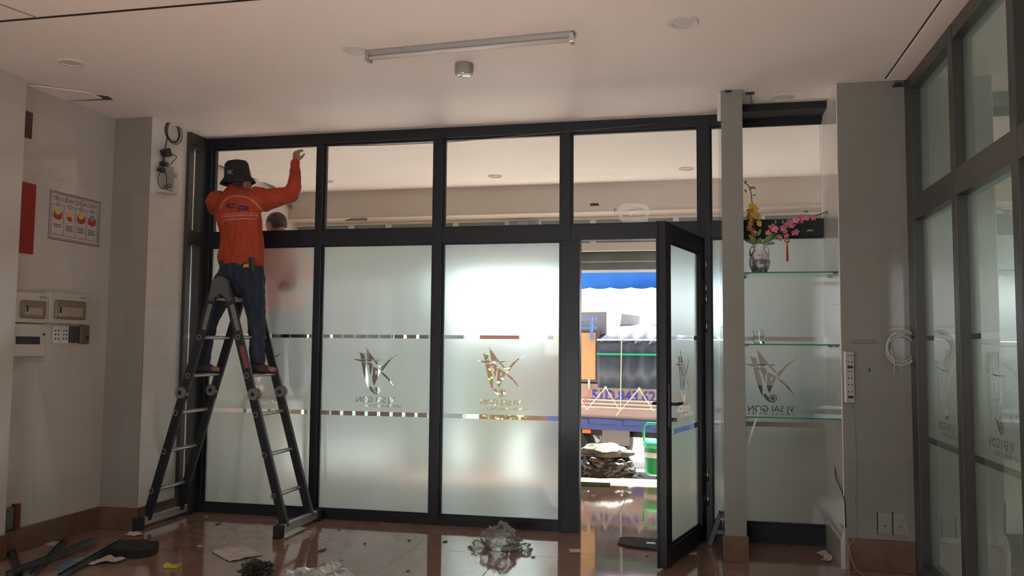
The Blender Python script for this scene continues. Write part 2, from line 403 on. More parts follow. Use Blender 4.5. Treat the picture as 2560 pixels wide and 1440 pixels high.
# the cut-out mark: outlines in a 960-wide drawing, as seen from indoors
def logo_polys():
    P = [
     [(215,283),(258,314),(320,328),(334,425),(258,432)],
     [(333,175),(385,240),(440,318),(520,415),(600,500),(655,560),(640,592),(560,505),(470,425),(455,428),(380,430)],
     [(85,430),(170,430),(252,434),(690,440),(600,450),(470,452),(452,478),(386,476),(383,455),(341,455),(344,478),(262,480)],
     [(264,488),(345,488),(400,520),(352,532),(380,640),(416,770),(418,985),(385,930),(350,835),(305,690)],
     [(366,497),(405,486),(478,505),(500,560),(470,640),(462,740),(440,690),(408,560)],
     [(1045,318),(960,345),(880,390),(800,455),(740,515),(660,590),(668,640),(690,655),(740,590),(800,510),(870,430),(950,362)],
     [(498,590),(520,570),(600,610),(650,645),(655,665),(600,780),(535,935),(500,870),(485,780),(500,700)],
     [(668,668),(720,690),(790,745),(860,830),(955,975),(900,915),(820,825),(740,755),(670,690)],
     [(425,960),(470,940),(500,990),(540,1030),(560,1075),(640,1090),(590,1098),(520,1080),(460,1030)],
    ]
    hole = [(545,650),(600,655),(560,740)]
    P.append(hole)
    def circ(cx, cy, r_): return [(cx+r_*cos(2*pi*k/28), cy+r_*sin(2*pi*k/28)) for k in range(28)]
    P += [circ(592, 1018, 66), circ(592, 1018, 50), circ(590, 1018, 36)]
    K = .000407
    return [[((x-565)*K, -(y-36)*K) for x, y in p] for p in P]
LOGO = logo_polys()
LOGO += text_splines('VJ SAI GON', .062, -.005, -.495, True, .0012)
LOGO += text_splines('NIỀM TIN MANG THEO', .0305, .055, -.532, True)
def inside(p, w, h):
    return all(-w < x < w and -h < y < 0 for x, y in p)
def film_sheet(x0, x1, cx, zlo, to3, z_hi=2.141, k=1.0):
    rect = lambda a, b_: [(x0, a), (x1, a), (x1, b_), (x0, b_)]
    pl = [rect(zlo, .798), rect(1.430, z_hi), rect(.832, 1.402)]
    for p in LOGO:
        q = [(cx+x*k, 1.398+y*k) for x, y in p]
        if all(x0+.004 < x < x1-.004 for x, y in q): pl.append(q)
    return filled(pl, to3)
def bay(n, x0, x1, zlo, label, up=True, low=True, ztop=ZH):
    t = thing('window_%d' % n, (x0, 6.25, 0), label, None, None, 'structure'); t['kind'] = 'structure'
    segs = ([(ZT1, ztop)] if up else []) + ([(zlo, ZT0)] if low else [])
    for i, (a, c) in enumerate(segs):
        bd = MB(); w = .014
        bd.box((x0, 6.232, a), (x0+w, 6.262, c)); bd.box((x1-w, 6.232, a), (x1, 6.262, c))
        bd.box((x0+w, 6.232, a), (x1-w, 6.262, a+w)); bd.box((x0+w, 6.232, c-w), (x1-w, 6.262, c))
        bd.build('glazing_bead', FR, t)
        pane((x0, 6.25, a), (x1, 6.25, a), (x1, 6.25, c), (x0, 6.25, c)).build('window_pane', G['glass'], t)
    if low:
        film_sheet(x0+.014, x1-.014, (x0+x1)/2+.005, zlo+.014, lambda u, v: (u, 6.2455, v), ZT0-.014).build('frosted_film', G['film'], t)
    return t
bay(1, -3.886, -2.955, ZS, 'frosted bay behind the ladder, clear pane above')
bay(2, -2.897, -1.972, ZS, 'second frosted bay with cut-out mark')
bay(3, -1.896, -.972, ZS, 'bright frosted bay beside the open door')
bay(4, -.896, .04, 2.255, 'clear pane above the open door', True, False)
bay(5, .122, .93, .125, 'frosted bay behind the glass shelves')
# return panel at the left end
t = thing('window_6', (-3.975, 5.97, 0), 'narrow glazed return at the left end of the partition', None, None, 'structure')
b = MB(); b.box((-4.0, 5.96, 0), (-3.93, 6.02, H)); b.box((-4.0, 6.14, 0), (-3.93, 6.2, H))
for a, c in ((0, .1), (ZT0, ZT1), (2.93, H)): b.box((-3.998, 6.0, a), (-3.932, 6.15, c))
b.build('window_frame', G['frame_r'], t)
pane((-3.96, 6.0, .08), (-3.96, 6.16, .08), (-3.96, 6.16, 2.95), (-3.96, 6.0, 2.95)).build('window_pane', G['glass'], t)

# ---- the open door
HX, HY = .052, 6.19
ddir = Vector((-.209-HX, 5.239-HY, 0)).normalized(); dn = Vector((-ddir.y, ddir.x, 0))  # dn points to +X side
if dn.x < 0: dn = -dn
LEN = .93
def D(l, t_, z): v = Vector((HX, HY, 0)) + ddir*l + dn*t_; return (v.x, v.y, z)
def dbox(b, l0, l1, t0, t1, z0, z1, bev=0): return b.hexa([D(l0, t0, z0), D(l1, t0, z0), D(l1, t1, z0), D(l0, t1, z0), D(l0, t0, z1), D(l1, t0, z1), D(l1, t1, z1), D(l0, t1, z1)], bev)
door = thing('door_1', (HX, HY, 0), 'dark framed glass door standing open with frosted film', None, None, 'structure')
b = MB(); dbox(b, 0, .115, -.025, .025, .012, 2.135, .003); dbox(b, LEN-.115, LEN, -.025, .025, .012, 2.135, .003)
dbox(b, .115, LEN-.115, -.025, .025, .012, .125, .003); dbox(b, .115, LEN-.115, -.025, .025, 2.02, 2.135, .003)
b.build('door_frame', FR, door)
b = MB(); dbox(b, LEN-.012, LEN+.012, -.032, -.02, .012, 2.135); b.build('door_rebate', FR, door)
b = MB()
for l0, l1, z0, z1 in ((.115, .13, .125, 2.02), (LEN-.13, LEN-.115, .125, 2.02), (.13, LEN-.13, .125, .14), (.13, LEN-.13, 2.005, 2.02)): dbox(b, l0, l1, -.012, .012, z0, z1)
b.build('glazing_bead', FR, door)
pane(D(.115, 0, .125), D(LEN-.115, 0, .125), D(LEN-.115, 0, 2.02), D(.115, 0, 2.02)).build('door_pane', G['glass'], door)
film_sheet(.13, LEN-.13, LEN/2, .14, lambda u, v: D(LEN-u, .004, v), 2.005, .95).build('frosted_film', G['film'], door)
b = MB(); dbox(b, LEN-.075, LEN-.035, .025, .036, .86, 1.12, .003); dbox(b, LEN-.075, LEN-.035, -.036, -.025, .86, 1.12, .003); b.build('handle_plate', G['black'], door)
for s_ in (1, -1):
    b = MB(); b.cyl(D(LEN-.055, s_*.03, 1.0), D(LEN-.055, s_*.07, 1.0), .010)
    b.limb([(D(LEN-.05, s_*.072, 1.0), .010, .009), (D(LEN-.12, s_*.078, 1.0), .010, .007), (D(LEN-.185, s_*.074, .999), .009, .006)], (0, 0, 1)); o = b.build('door_handle', G['black'], door, True)
b = MB(); b.cyl(D(LEN-.055, .03, .905), D(LEN-.055, .055, .905), .012); dbox(b, LEN-.062, LEN-.048, .05, .075, .893, .917, .003); b.build('thumb_turn', G['black'], door)
for z in (.28, .45, 1.5, 1.70, 1.78, 1.95):
    b = MB(); b.cyl(D(-.012, .034, z-.04), D(-.012, .034, z+.04), .009); b.build('door_hinge', G['steel'], door, True)
# small hinge covers on the free stile end (latch)
# ---- right glass wall
RX, GX = 1.30, 1.35
rm = [(5.46, 5.6), (4.61, 4.683), (3.77, 3.846), (2.93, 3.0), (2.09, 2.16), (1.25, 1.32), (.41, .48), (-.43, -.36)]
for a, c in rm: struct('trim_7', MB().box((RX, a, 0), (RX+.1, c, H), .003), G['frame_r'], 'dark mullion of the right glass wall')
struct('trim_8', MB().box((RX+.002, -.4, 2.94), (RX+.098, 5.58, H)), G['frame_r'])
struct('trim_8', MB().box((RX+.002, -.4, 2.128), (RX+.098, 5.58, 2.266)), G['frame_r'])
struct('trim_8', MB().box((RX+.002, -.4, 0), (RX+.098, 5.58, .09)), G['frame_r'])
struct('wall_right', MB().box((1.30, -3, 0), (1.40, -.42, H)), G['wall_x'])
for i in range(len(rm)-1):
    y1 = rm[i][0]; y0 = rm[i+1][1]
    t = thing('window_%d' % (11+i), (GX, y0, 0), 'frosted pane of the right glass wall', None, None, 'structure')
    for a, c in ((2.266, 2.94), (.09, 2.128)):
        pane((GX, y0, a), (GX, y1, a), (GX, y1, c), (GX, y0, c)).build('window_pane', G['glass'], t)
    film_sheet(0, y1-y0, (y1-y0)/2, .09, lambda u, v: (GX+.004, y1-u, v), 2.128).build('frosted_film', G['film_d'], t)
    pane((GX+.004, y0, 2.266), (GX+.004, y1, 2.266), (GX+.004, y1, 2.94), (GX+.004, y0, 2.94)).build('upper_film', G['film_d'], t)
# frosted window from the side room to the foyer
t = thing('window_19', (1.42, 6.3, 0), None, None, None, 'structure')
pane((1.42, 6.3, .9), (4.1, 6.3, .9), (4.1, 6.3, 2.3), (1.42, 6.3, 2.3)).build('window_pane', G['film'], t)
# ================================================================== STREET
struct('street_ground', MB().box((-30, 8.87, -.5), (30, 45, -.40)), noisy('sunlit_asphalt', (.42, .40, .38), (.34, .33, .31), 2, .8), 'bright sunlit street')
struct('foyer_step', MB().box((-4.42, 8.80, -.42), (4.2, 8.872, -.001)), G['skirt'], 'edge of the foyer floor')
fac = noisy('teal_facade_paint', (.50, .62, .62), (.42, .53, .53), .6, .8)
fb = thing('apartment_building', (-11, 18, -.4), 'pale teal house facade across the street', 'building')
MB().box((-24, 18, -.4), (-4.5, 20, 7)).build('facade_wall', fac, fb)
for X in (-22, -18, -14.5, -11, -8):
    MB().box((X, 17.95, .9), (X+1.4, 18.0, 2.6), .02).build('facade_window', G['black'], fb)
MB().box((-24, 17.2, 2.9), (-5.2, 18.05, 3.05)).build('facade_ledge', pf, fb)
fb2 = thing('shop_building', (2, 19, -.4), 'brown brick house behind the truck', 'building')
MB().box((-4.4, 19, -.4), (16, 21, 1.1)).build('facade_wall', noisy('brick_red', (.22, .10, .07), (.17, .08, .055), 3, .8), fb2)
# white awning and blue awning
wa = MB(); wm = noisy('white_canvas', (.85, .85, .83), (.8, .8, .78), 2, .8)
n_ = 24; xa, xb = oy(1165, 760, 13.8).x, oy(1900, 760, 13.8).x
rows = []
for j in range(9):
    t_ = j/8; rows.append([(xa+(xb-xa)*i/n_, 13.2+1.3*t_, 1.46+1.2*t_-.08*sin(pi*t_)+.015*sin(i*1.9)) for i in range(n_+1)])
vs = [[wa.bm.verts.new(p) for p in r_] for r_ in rows]
for j in range(8):
    for i in range(n_): wa.bm.faces.new([vs[j][i], vs[j][i+1], vs[j+1][i+1], vs[j+1][i]])
wt = thing('white_awning', (xa, 13.2, -.4), 'bright white canvas awning behind the truck beyond the doorway', 'awning')
o = wa.build('awning_cloth', wm, wt, True); o.modifiers.new('s', 'SOLIDIFY').thickness = .01
for q in ((xa+.03, 13.22, 1.44), (xb-.03, 13.22, 1.44), (xa+.03, 14.48, 2.64), (xb-.03, 14.48, 2.64)): MB().cyl((q[0], q[1], -.4), q, .02).build('awning_post', G['steel'], wt)
bl = MB(); bm_ = mat('blue_canvas', (.005, .13, .52), .6)
x0, x1 = oy(1425, 700, 11.6).x, oy(1950, 700, 11.6).x; zt, zb = oy(1540, 672, 11.6).z, oy(1540, 721, 11.6).z
m_ = 60; vs = []
for j, z in enumerate((zt+.3, zt, (zt+zb)/2, zb+.01)):
    vs.append([bl.bm.verts.new((x0+(x1-x0)*i/m_, 11.6+(.9 if j == 0 else 0)+.012*sin(i*.9), z-(.02*abs(sin(i*pi/6)) if j == 3 else 0))) for i in range(m_+1)])
for j in range(3):
    for i in range(m_): bl.bm.faces.new([vs[j][i], vs[j][i+1], vs[j+1][i+1], vs[j+1][i]])
ba = thing('blue_awning', (x0, 11.6, zt), 'blue street awning with scalloped white edge above the truck', 'awning')
o = bl.build('awning_cloth', bm_, ba, True); o.modifiers.new('s', 'SOLIDIFY').thickness = .008
b = MB(); b.tube([(x0+(x1-x0)*i/m_, 11.59, zb-.012-.02*abs(sin(i*pi/6))) for i in range(m_+1)], .012, 6); b.build('awning_fringe', wm, ba)
b = MB(); b.cyl((x0, 11.61, zt+.0), (x1, 11.61, zt), .02); b.build('awning_rail', G['steel'], ba)
for X in (x0-.02, x1+.02): MB().cyl((X, 12.9, -.4), (X, 12.9, zt+.3), .025).build('awning_post', G['steel'], ba); MB().cyl((X, 12.9, zt+.3), (X, 11.6, zt), .015).build('awning_arm', G['steel'], ba)

# ---- truck, side turned about 15 degrees
ta = radians(14); tu = Vector((cos(ta), -sin(ta), 0)); tn = Vector((-sin(ta), -cos(ta), 0)); tp = Vector((-.93, 10.6, 0))
def T(x, y, off=0.): return opl(x, y, tp+tn*off, tn) if True else None
def zpx(y): return opl(1540, y, tp, tn).z
def lx(x): return (opl(x, 950, tp, tn)-tp).dot(tu)
def TL(l, z, off=0.): v = tp + tu*l + tn*off; return Vector((v.x, v.y, z))
def tbox(b, l0, l1, z0, z1, o0, o1, bev=0): return b.hexa([TL(l0, z0, o0), TL(l1, z0, o0), TL(l1, z0, o1), TL(l0, z0, o1), TL(l0, z1, o0), TL(l1, z1, o0), TL(l1, z1, o1), TL(l0, z1, o1)], bev)
tr = thing('truck', (tp.x, tp.y, -.4), 'loaded truck with grey tarpaulin and plate number lettering parked outside the door', 'truck')
pink = noisy('dusty_pink_panel', (.46, .34, .30), (.40, .30, .27), 2, .5)
blue = mat('blue_truck_paint', (.055, .085, .26), .4)
tarp = noisy('slate_tarpaulin', (.060, .075, .105), (.045, .055, .08), 5, .38, .35)
L0, L1 = lx(1370), lx(1500)+3.2; W_ = -1.9
z_b, z_t = zpx(1048), zpx(960)
b = MB(); tbox(b, L0, L1, z_b, z_t, 0, W_, .01); b.build('cargo_body', pink, tr)
b = MB()
for y in (1001, 1010, 1019): tbox(b, L0, L1, zpx(y)-.009, zpx(y)+.009, .0, .014)
b.build('body_rib', mat('pale_rib', (.7, .62, .58), .35), tr)
b = MB(); tbox(b, L0, L1, zpx(1061), zpx(1048), .05, -.05, .005); tbox(b, L0, L1, zpx(1076), zpx(1061.5), .03, W_, .005); b.build('side_rail', blue, tr)
for px in (1466, 1551, 1636, 1700):
    b = MB(); l = lx(px); tbox(b, l-.045, l+.045, zpx(1064), zpx(1050), .05, .062, .002); b.build('rail_hinge', blue, tr)
b = MB(); tbox(b, L0, L1, zpx(1094), zpx(1076), -.15, -.35); tbox(b, L0, L1, zpx(1094), zpx(1076), -1.4, -1.6); b.build('chassis_beam', G['black'], tr)
b = MB(); tbox(b, lx(1457), lx(1477), zpx(1087), zpx(1077), .02, -.03, .008); b.build('marker_lamp', mat('orange_lamp', (.95, .18, .03), .2), tr)
b = MB(); tbox(b, lx(1504), lx(1572), zpx(1114), zpx(1076), -.02, -.05, .004); b.build('tool_locker', mat('dull_brown_metal', (.22, .18, .17), .5), tr)
# tarp
def prof(l, k):
    w = .012*sin(l*9+k*2.1)+.01*sin(l*17+k)
    zt_ = zpx(849)
    pr = [(0.0+w, zpx(970)), (.015+w, zpx(910)), (.01+w, zt_), (-.25, zpx(824)+w), (-.9, zpx(806)+w), (-1.6, zpx(824)), (-1.9, zt_), (-1.9, zpx(970))]
    return [TL(l, z, o_+.045) for o_, z in pr]
b = MB(); N_ = 70; l0 = lx(1497)
b.loft([prof(l0+(L1-l0)*i/N_, i*.6) for i in range(N_+1)]); o = b.build('tarpaulin', tarp, tr, True)
b = MB(); b.tube([TL(l0+(L1-l0)*i/30, zpx(850), .07) for i in range(31)], .012, 6); b.build('tarp_hem', mat('tarp_hem', (.45, .48, .53), .4), o)
b = MB(); tbox(b, l0, L1, zpx(888), zpx(883), .05, .078); b.build('green_strap', mat('green_strap', (.02, .42, .22), .5), o)
rope = mat('cream_rope', (.75, .72, .62), .7)
for pts in ([(1554, 845), (1551, 1026)], [(1514, 969), (1467, 1024)], [(1514, 969), (1548, 1024)], [(1598, 972), (1553, 1025)], [(1598, 972), (1634, 1028)], [(1448, 992), (1466, 1022)], [(1551, 1026), (1541, 1038)]):
    b = MB(); b.tube([T(*pts[0], .085), T((pts[0][0]+pts[1][0])/2, (pts[0][1]+pts[1][1])/2, .07), T(*pts[1], .05)], .0065, 6); b.build('rope', rope, tr)
for px, py in ((1554, 846), (1514, 969), (1598, 972)):
    b = MB(); c_ = T(px, py, .085); b.tube([c_ + tu*.014*cos(a)+Vector((0, 0, .014*sin(a))) for a in [k*pi/6 for k in range(12)]], .005, 6, True); b.build('tarp_eyelet', rope, tr)
b = MB(); b.tube([T(1466, 970, .05), T(1472, 980, .06), T(1464, 998, .06), T(1457, 1012, .05)], .011, 6); b.build('orange_rope', mat('orange_rope', (.75, .20, .12), .7), tr)
b = MB(); tbox(b, lx(1472), lx(1477), zpx(978), zpx(950), .03, .015); b.build('latch_rod', G['white'], tr)
text_mb('51D.843.62', .178, TL((lx(1498)+lx(1619))/2, zpx(1001.5), .004), tu, (0, 0, 1), False, .002, 'CENTER', .004).build('registration_lettering', mat('blue_lettering', (.06, .07, .42), .4), tr)
# crates and rack on the load bed
b = MB(); tbox(b, lx(1400), lx(1510), zpx(836), zpx(778), -.08, -1.5, .01); b.build('grey_crate', mat('grey_crate', (.20, .19, .18), .6), tr)
b = MB(); tbox(b, lx(1370), lx(1497), zpx(957), zpx(826), .02, -.5, .004); o = b.build('cabinet_frame', mat('brown_frame', (.14, .12, .12), .5), tr)
wd = mat('plywood', (.62, .36, .18), .5); n = N(wd); tc = n.new('ShaderNodeTexCoord'); mp = n.new('ShaderNodeMapping'); mp.inputs['Scale'].default_value = (9, 9, .8); n.link(tc.outputs['Object'], mp.inputs[0])
n.link(n.mix(n.noise(3, 4, .6, mp.outputs[0]), (.72, .42, .20), (.50, .27, .12)), n.b.inputs['Base Color'])
b = MB(); tbox(b, lx(1385), lx(1491), zpx(950), zpx(832), .035, .015, .004); b.build('plywood_panel', wd, o)
bf = mat('blue_rack', (.16, .24, .50), .4)
for y in (798, 820): b = MB(); tbox(b, lx(1380), lx(1493), zpx(y+2.5), zpx(y-2.5), .05, .03); b.build('rack_rail', bf, tr)
b = MB(); tbox(b, lx(1480), lx(1487), zpx(850), zpx(794), .075, .05); b.build('rack_post', bf, tr)
for px in (1402, 1700):
    for off in (-.05, -1.55):
        c_ = TL(lx(px), .0, off); wh = thing
        b = MB(); b.lathe([(.20, 0), (.38, 0), (.40, .03), (.40, .22), (.38, .25), (.20, .25)], c_-tn*.25, 40, tn); o = b.build('wheel', G['rubber'], tr); smart(o)
        b = MB(); b.lathe([(.04, .02), (.19, .06), (.205, .0), (.205, .25), (.04, .25)], c_-tn*.25, 30, tn); b.build('wheel_rim', G['steel'], o)
# yellow bits under the truck
# ---- plants and planters outside
leafm = noisy('bright_leaf', (.07, .17, .02), (.14, .26, .035), 8, .5)
potm = mat('clay_pot', (.40, .16, .09), .7)
def shrub(x, y, z, r_, h_, label, n=260, group=None):
    t = thing('potted_shrub', (x, y, z), label, 'plant', group)
    b = MB(); b.lathe([(.13, 0), (.17, .25), (.19, .26), (.19, .30), (.165, .30), (.16, .27), (.02, .27)], (x, y, z), 24); smart(b.build('pot', potm, t))
    b = MB()
    for k in range(5):
        a = k*1.3; b.tube([(x, y, z+.25), (x+.1*cos(a), y+.1*sin(a), z+.25+h_*.3), (x+r_*.6*cos(a), y+r_*.6*sin(a), z+.3+h_*.7)], .012, 5)
    b.build('stem', mat('stem_brown', (.15, .1, .05), .8), t)
    b = MB()
    for k in range(n):
        th = random.uniform(0, 2*pi); u_ = random.uniform(-1, 1); q = random.random()**.4*r_
        c_ = Vector((x+q*cos(th)*sqrt(1-u_*u_), y+q*sin(th)*sqrt(1-u_*u_), z+.3+h_/2+q/r_*u_*h_/2))
        d = Vector((random.uniform(-1, 1), random.uniform(-1, 1), random.uniform(-.6, .8))).normalized(); s_ = d.orthogonal().normalized(); L_ = random.uniform(.05, .10)
        b.quad(c_, c_+d*L_*.5+s_*L_*.25, c_+d*L_, c_+d*L_*.5-s_*L_*.25)
    b.build('foliage', leafm, t)
shrub(-2.28, 9.8, -.4, .36, 1.5, 'bright green potted shrub behind the frosted bay nearest the door')
shrub(-3.35, 10.0, -.4, .30, 1.3, 'green potted shrub behind the second frosted bay')
# reddish board behind pane 3, dark roller posts
tag(MB().box((-3.1, 12.1, -.4), (-2.5, 12.3, 1.55), .02).build('notice_board', noisy('red_board', (.20, .085, .06), (.18, .075, .055), 2, .7)), 'reddish standing board across the pavement, glimpsed through the cut-out mark', 'board')
tag(MB().box((-3.7, 11.4, -.4), (-3.15, 11.6, 1.9), .02).build('steel_cabinet', noisy('dark_steel', (.12, .13, .15), (.1, .11, .12), 2, .6)), 'dark grey steel cabinet standing outside, glimpsed through the cut-out mark', 'cabinet')
# folding gate folded at the left of the street opening
fg = thing('folding_gate', (-4.2, 8.86, 0), 'pale grey folding gate slats drawn across the left of the street opening', 'gate')
gm = mat('gate_slat', (.22, .22, .21), .5)
for k in range(10):
    X = -4.25+k*.145
    b = MB(); b.hexa([(X, 8.84, 0), (X+.10, 8.86, 0), (X+.10, 8.875, 0), (X, 8.855, 0), (X, 8.84, 2.17), (X+.10, 8.86, 2.17), (X+.10, 8.875, 2.17), (X, 8.855, 2.17)]); b.build('gate_slat', gm, fg)
b = MB(); b.box((-4.25, 8.865, .02), (-2.8, 8.895, .06)); b.build('gate_track', G['steel'], fg); MB().box((-4.25, 8.865, 2.1), (-2.8, 8.895, 2.16)).build('gate_track', G['steel'], fg)
# counter behind the niche pane
ct = thing('reception_counter', (.4, 6.9, 0), 'low grey counter blurred behind the frosted niche pane', 'counter')
MB().box((.2, 6.7, .56), (2.6, 7.2, .86), .01).build('counter_body', noisy('brown_laminate', (.60, .52, .45), (.52, .45, .39), 2, .4), ct)
MB().box((.15, 6.62, .86), (2.65, 7.25, .90), .006).build('counter_top', mat('dark_top', (.03, .03, .03), .3), ct)
MB().box((.35, 6.95, .9), (2.5, 7.15, 1.06), .01).build('counter_upstand', mat('grey_upstand', (.2, .2, .19), .5), ct)

for X in (.22, 2.5): MB().box((X, 6.75, 0), (X+.08, 7.15, .56), .01).build('counter_leg', mat('leg_grey', (.2, .2, .2), .5), ct)

# ---- things in the doorway
olive = noisy('olive_plastic_sheet', (.05, .052, .036), (.02, .02, .016), 14, .3, .5)
def heap(c, rx, ry, h_, seed, cuts=5, amp=.25, flat=.0):
    rnd = random.Random(seed); b = MB(); bmesh.ops.create_icosphere(b.bm, subdivisions=cuts, radius=1)
    from mathutils import noise
    for v in b.bm.verts:
        p = v.co.copy(); f = 1+amp*noise.noise(p*1.7+Vector((seed, 0, 0)))+amp*.55*abs(noise.noise(p*4.3+Vector((0, seed, 0))))*2-amp*.5+amp*.25*noise.noise(p*9)
        p *= f; p.z = max(p.z, -.25)+.25
        v.co = Vector(c)+Vector((p.x*rx, p.y*ry, p.z/1.25*h_))
    return b
hp = thing('tarp_bundle', (-.85, 8.62, 0), 'crumpled olive plastic bundle on the floor at the street edge', 'bundle')
c_ = oz(1517, 1183)
heap((c_.x-.0, c_.y-.12, .0), .33, .2, .26, 3, 5, .22).build('bundle_sheet', olive, hp, True)
heap((c_.x-.02, c_.y-.10, .20), .30, .17, .13, 8, 4, .2).build('bundle_top', noisy('olive_canvas', (.075, .08, .05), (.045, .05, .035), 9, .5, .4), hp, True)
heap((c_.x-.1, c_.y-.25, .0), .22, .08, .19, 5, 4, .5).build('bundle_fold', mat('black_sheet', (.02, .02, .02), .18), hp, True)
heap((c_.x+.22, c_.y-.22, .0), .16, .07, .10, 12, 4, .6).build('bundle_fold', mat('black_sheet', (.02, .02, .02), .2), hp, True)
b = MB(); a_, e_ = oz(1460, 1186, .02), oz(1539, 1191, .02); a_.y = e_.y = 8.28; b.bar(a_, e_, .03, .04, bev=.004)
o = tag(b.build('green_profile', mat('dull_green', (.13, .22, .11), .5)), 'green profile bar lying in front of the olive bundle', 'bar')
kg = noisy('kraft', (.16, .10, .05), (.14, .09, .05), 3, .6)
cl = thing('water_cooler', (-.62, 8.6, 0), 'green and white drinks cooler with a raised handle beside the open door', 'cooler')
cc = oz(1645, 1187); gr = mat('green_plastic', (.01, .30, .10), .3)
b = MB(); b.lathe([(.115, 0), (.14, .02), (.145, .30), (.135, .34), (.10, .35)], cc, 32); smart(b.build('cooler_body', gr, cl))
b = MB(); b.lathe([(.147, .19), (.149, .2), (.149, .235), (.147, .245)], cc, 32, cap=False); b.build('cooler_band', G['white'], cl)
b = MB(); b.lathe([(.15, .29), (.155, .30), (.155, .345), (.14, .36), (.02, .37)], cc, 32); smart(b.build('cooler_lid', mat('green_lid', (.03, .42, .16), .3), cl))
b = MB(); b.tube([cc+Vector((-.145, 0, .30)), cc+Vector((-.15, 0, .50)), cc+Vector((-.11, 0, .54)), cc+Vector((.11, 0, .54)), cc+Vector((.15, 0, .50)), cc+Vector((.145, 0, .30))], .012, 8); b.build('cooler_handle', gr, cl, True)
# door mat
mp_ = [oz(1553, 1352), oz(1580, 1348.5), oz(1700, 1353), oz(1700, 1383), oz(1645, 1377), oz(1560, 1367)]
b = MB(); a = oz(1551, 1354); A = [(-.50, 6.09), (-.20, 6.10), (-.16, 5.80), (-.40, 5.83), (-.50, 5.93)]
b.prism([(x, y, .001) for x, y in [(-.49, 6.11), (-.06, 6.08), (-.08, 5.76), (-.44, 5.83), (-.52, 5.90), (-.52, 6.07)]], (0, 0, .012))
tag(b.build('door_mat', noisy('dark_mat', (.035, .035, .037), (.02, .02, .02), 40, .9, .4)), 'dark grey door mat under the open door', 'mat')
b = MB(); p = oz(1627, 1359, .013); b.hexa([(p.x-.03, p.y-.015, .0135), (p.x+.03, p.y-.018, .0135), (p.x+.032, p.y+.02, .0135), (p.x-.028, p.y+.02, .0135), (p.x-.03, p.y-.015, .018), (p.x+.03, p.y-.018, .018), (p.x+.032, p.y+.02, .018), (p.x-.028, p.y+.02, .018)])
tag(b.build('paper_scrap', G['white']), 'small white scrap lying on the dark door mat', 'paper')
# ================================================================== CEILING FITTINGS
def disc_light(px, py, r_, label, zc=H, group=None, rim=None):
    p = oz(px, py, zc)
    t = thing('downlight', (p.x, p.y, zc), label, 'downlight', group)
    b = MB(); b.lathe([(r_, 0), (r_, -.006), (r_*.93, -.010), (r_*.70, -.008), (r_*.66, -.002), (r_*.66, .0)], p, 40); smart(b.build('downlight_rim', rim or G['white'], t))
    b = MB(); b.lathe([(r_*.655, 0), (r_*.655, -.003), (.001, -.004)], p, 32); smart(b.build('downlight_lens', mat('opal_lens', (.62, .60, .55), .3), t))
    return t
disc_light(885, 124, .072, 'round unlit downlight touching the left end of the tube light')
disc_light(1707, 55, .082, 'round unlit downlight at the upper right of the white ceiling')
disc_light(1955, 243, .085, 'round downlight above the glass shelf niche')
fr_ = mat('foyer_ring', (.60, .52, .46), .4)
disc_light(178, 156, .075, 'faint downlight ring at the left of the ceiling', H, None, mat('ring_dim', (.70, .66, .6), .5))
disc_light(1238, 440, .07, 'foyer downlight seen through the third clear pane', H, None, fr_)
disc_light(1716, 421, .075, 'foyer downlight seen through the clear pane above the door', H, None, fr_)
disc_light(818, 452, .07, 'foyer downlight partly hidden by the mullion of the second pane', H, None, fr_)
# tube light
a, c = oz(918, 129, H), oz(1436, 80, H); d = (c-a).normalized(); s_ = Vector((-d.y, d.x, 0))
t = thing('tube_light', tuple((a+c)/2), 'long unlit fluorescent tube light on the ceiling', 'light')
b = MB(); b.loft([[e + s_*x + Vector((0, 0, z)) for x, z in ((-.03, 0), (-.03, -.012), (-.012, -.034), (.012, -.034), (.03, -.012), (.03, 0))] for e in (a, c)]); b.build('tube_batten', G['grey'], t)
b = MB(); e = Vector((0, 0, -.045)); b.cyl(a+d*.02+e-s_*.012, c-d*.02+e-s_*.012, .013, 16); b.build('fluorescent_tube', G['white'], t, True)
for e0, sg_ in ((a, 1), (c, -1)):
    b = MB(); b.hexa([e0+s_*x+d*y+Vector((0, 0, z)) for z in (-.062, 0) for x, y in ((-.03, 0), (.03, 0), (.03, .022*sg_), (-.03, .022*sg_))], .003); b.build('tube_socket', G['chrome'] if sg_ < 0 else G['grey'], t)
# smoke detector / emergency lamp
p = oz(1160, 160, H); t = thing('smoke_detector', tuple(p), 'small round grey detector with bright face under the ceiling', 'detector')
b = MB(); b.lathe([(.055, 0), (.056, -.05), (.052, -.062), (.040, -.064)], p, 32); smart(b.build('detector_housing', G['grey'], t))
b = MB(); b.lathe([(.042, -.060), (.040, -.072), (.02, -.078), (.001, -.079)], p, 32); smart(b.build('detector_face', mat('silver_face', (.85, .85, .85), .12, .6), t))
# hatch ajar
a, b_, c = oz(172, 243, H), oz(280, 240, H), oz(252, 232, H)
t = thing('ceiling_hatch', tuple(a), 'ceiling access panel hanging slightly open at the left', 'hatch')
MB().hexa([(-4.27, 4.75, H-.004), (-3.93, 4.98, H-.002), (-3.95, 5.06, H-.002), (-4.27, 5.02, H-.004), (-4.27, 4.75, H+.002), (-3.93, 4.98, H+.002), (-3.95, 5.06, H+.002), (-4.27, 5.02, H+.002)]).build('hatch_gap', G['black'], t)
MB().hexa([(-4.27, 4.62, H-.012), (-3.98, 4.86, H-.010), (-3.99, 5.0, H-.010), (-4.27, 4.99, H-.012), (-4.27, 4.62, H-.006), (-3.98, 4.86, H-.004), (-3.99, 5.0, H-.004), (-4.27, 4.99, H-.006)]).build('hatch_panel', G['paint'], t)
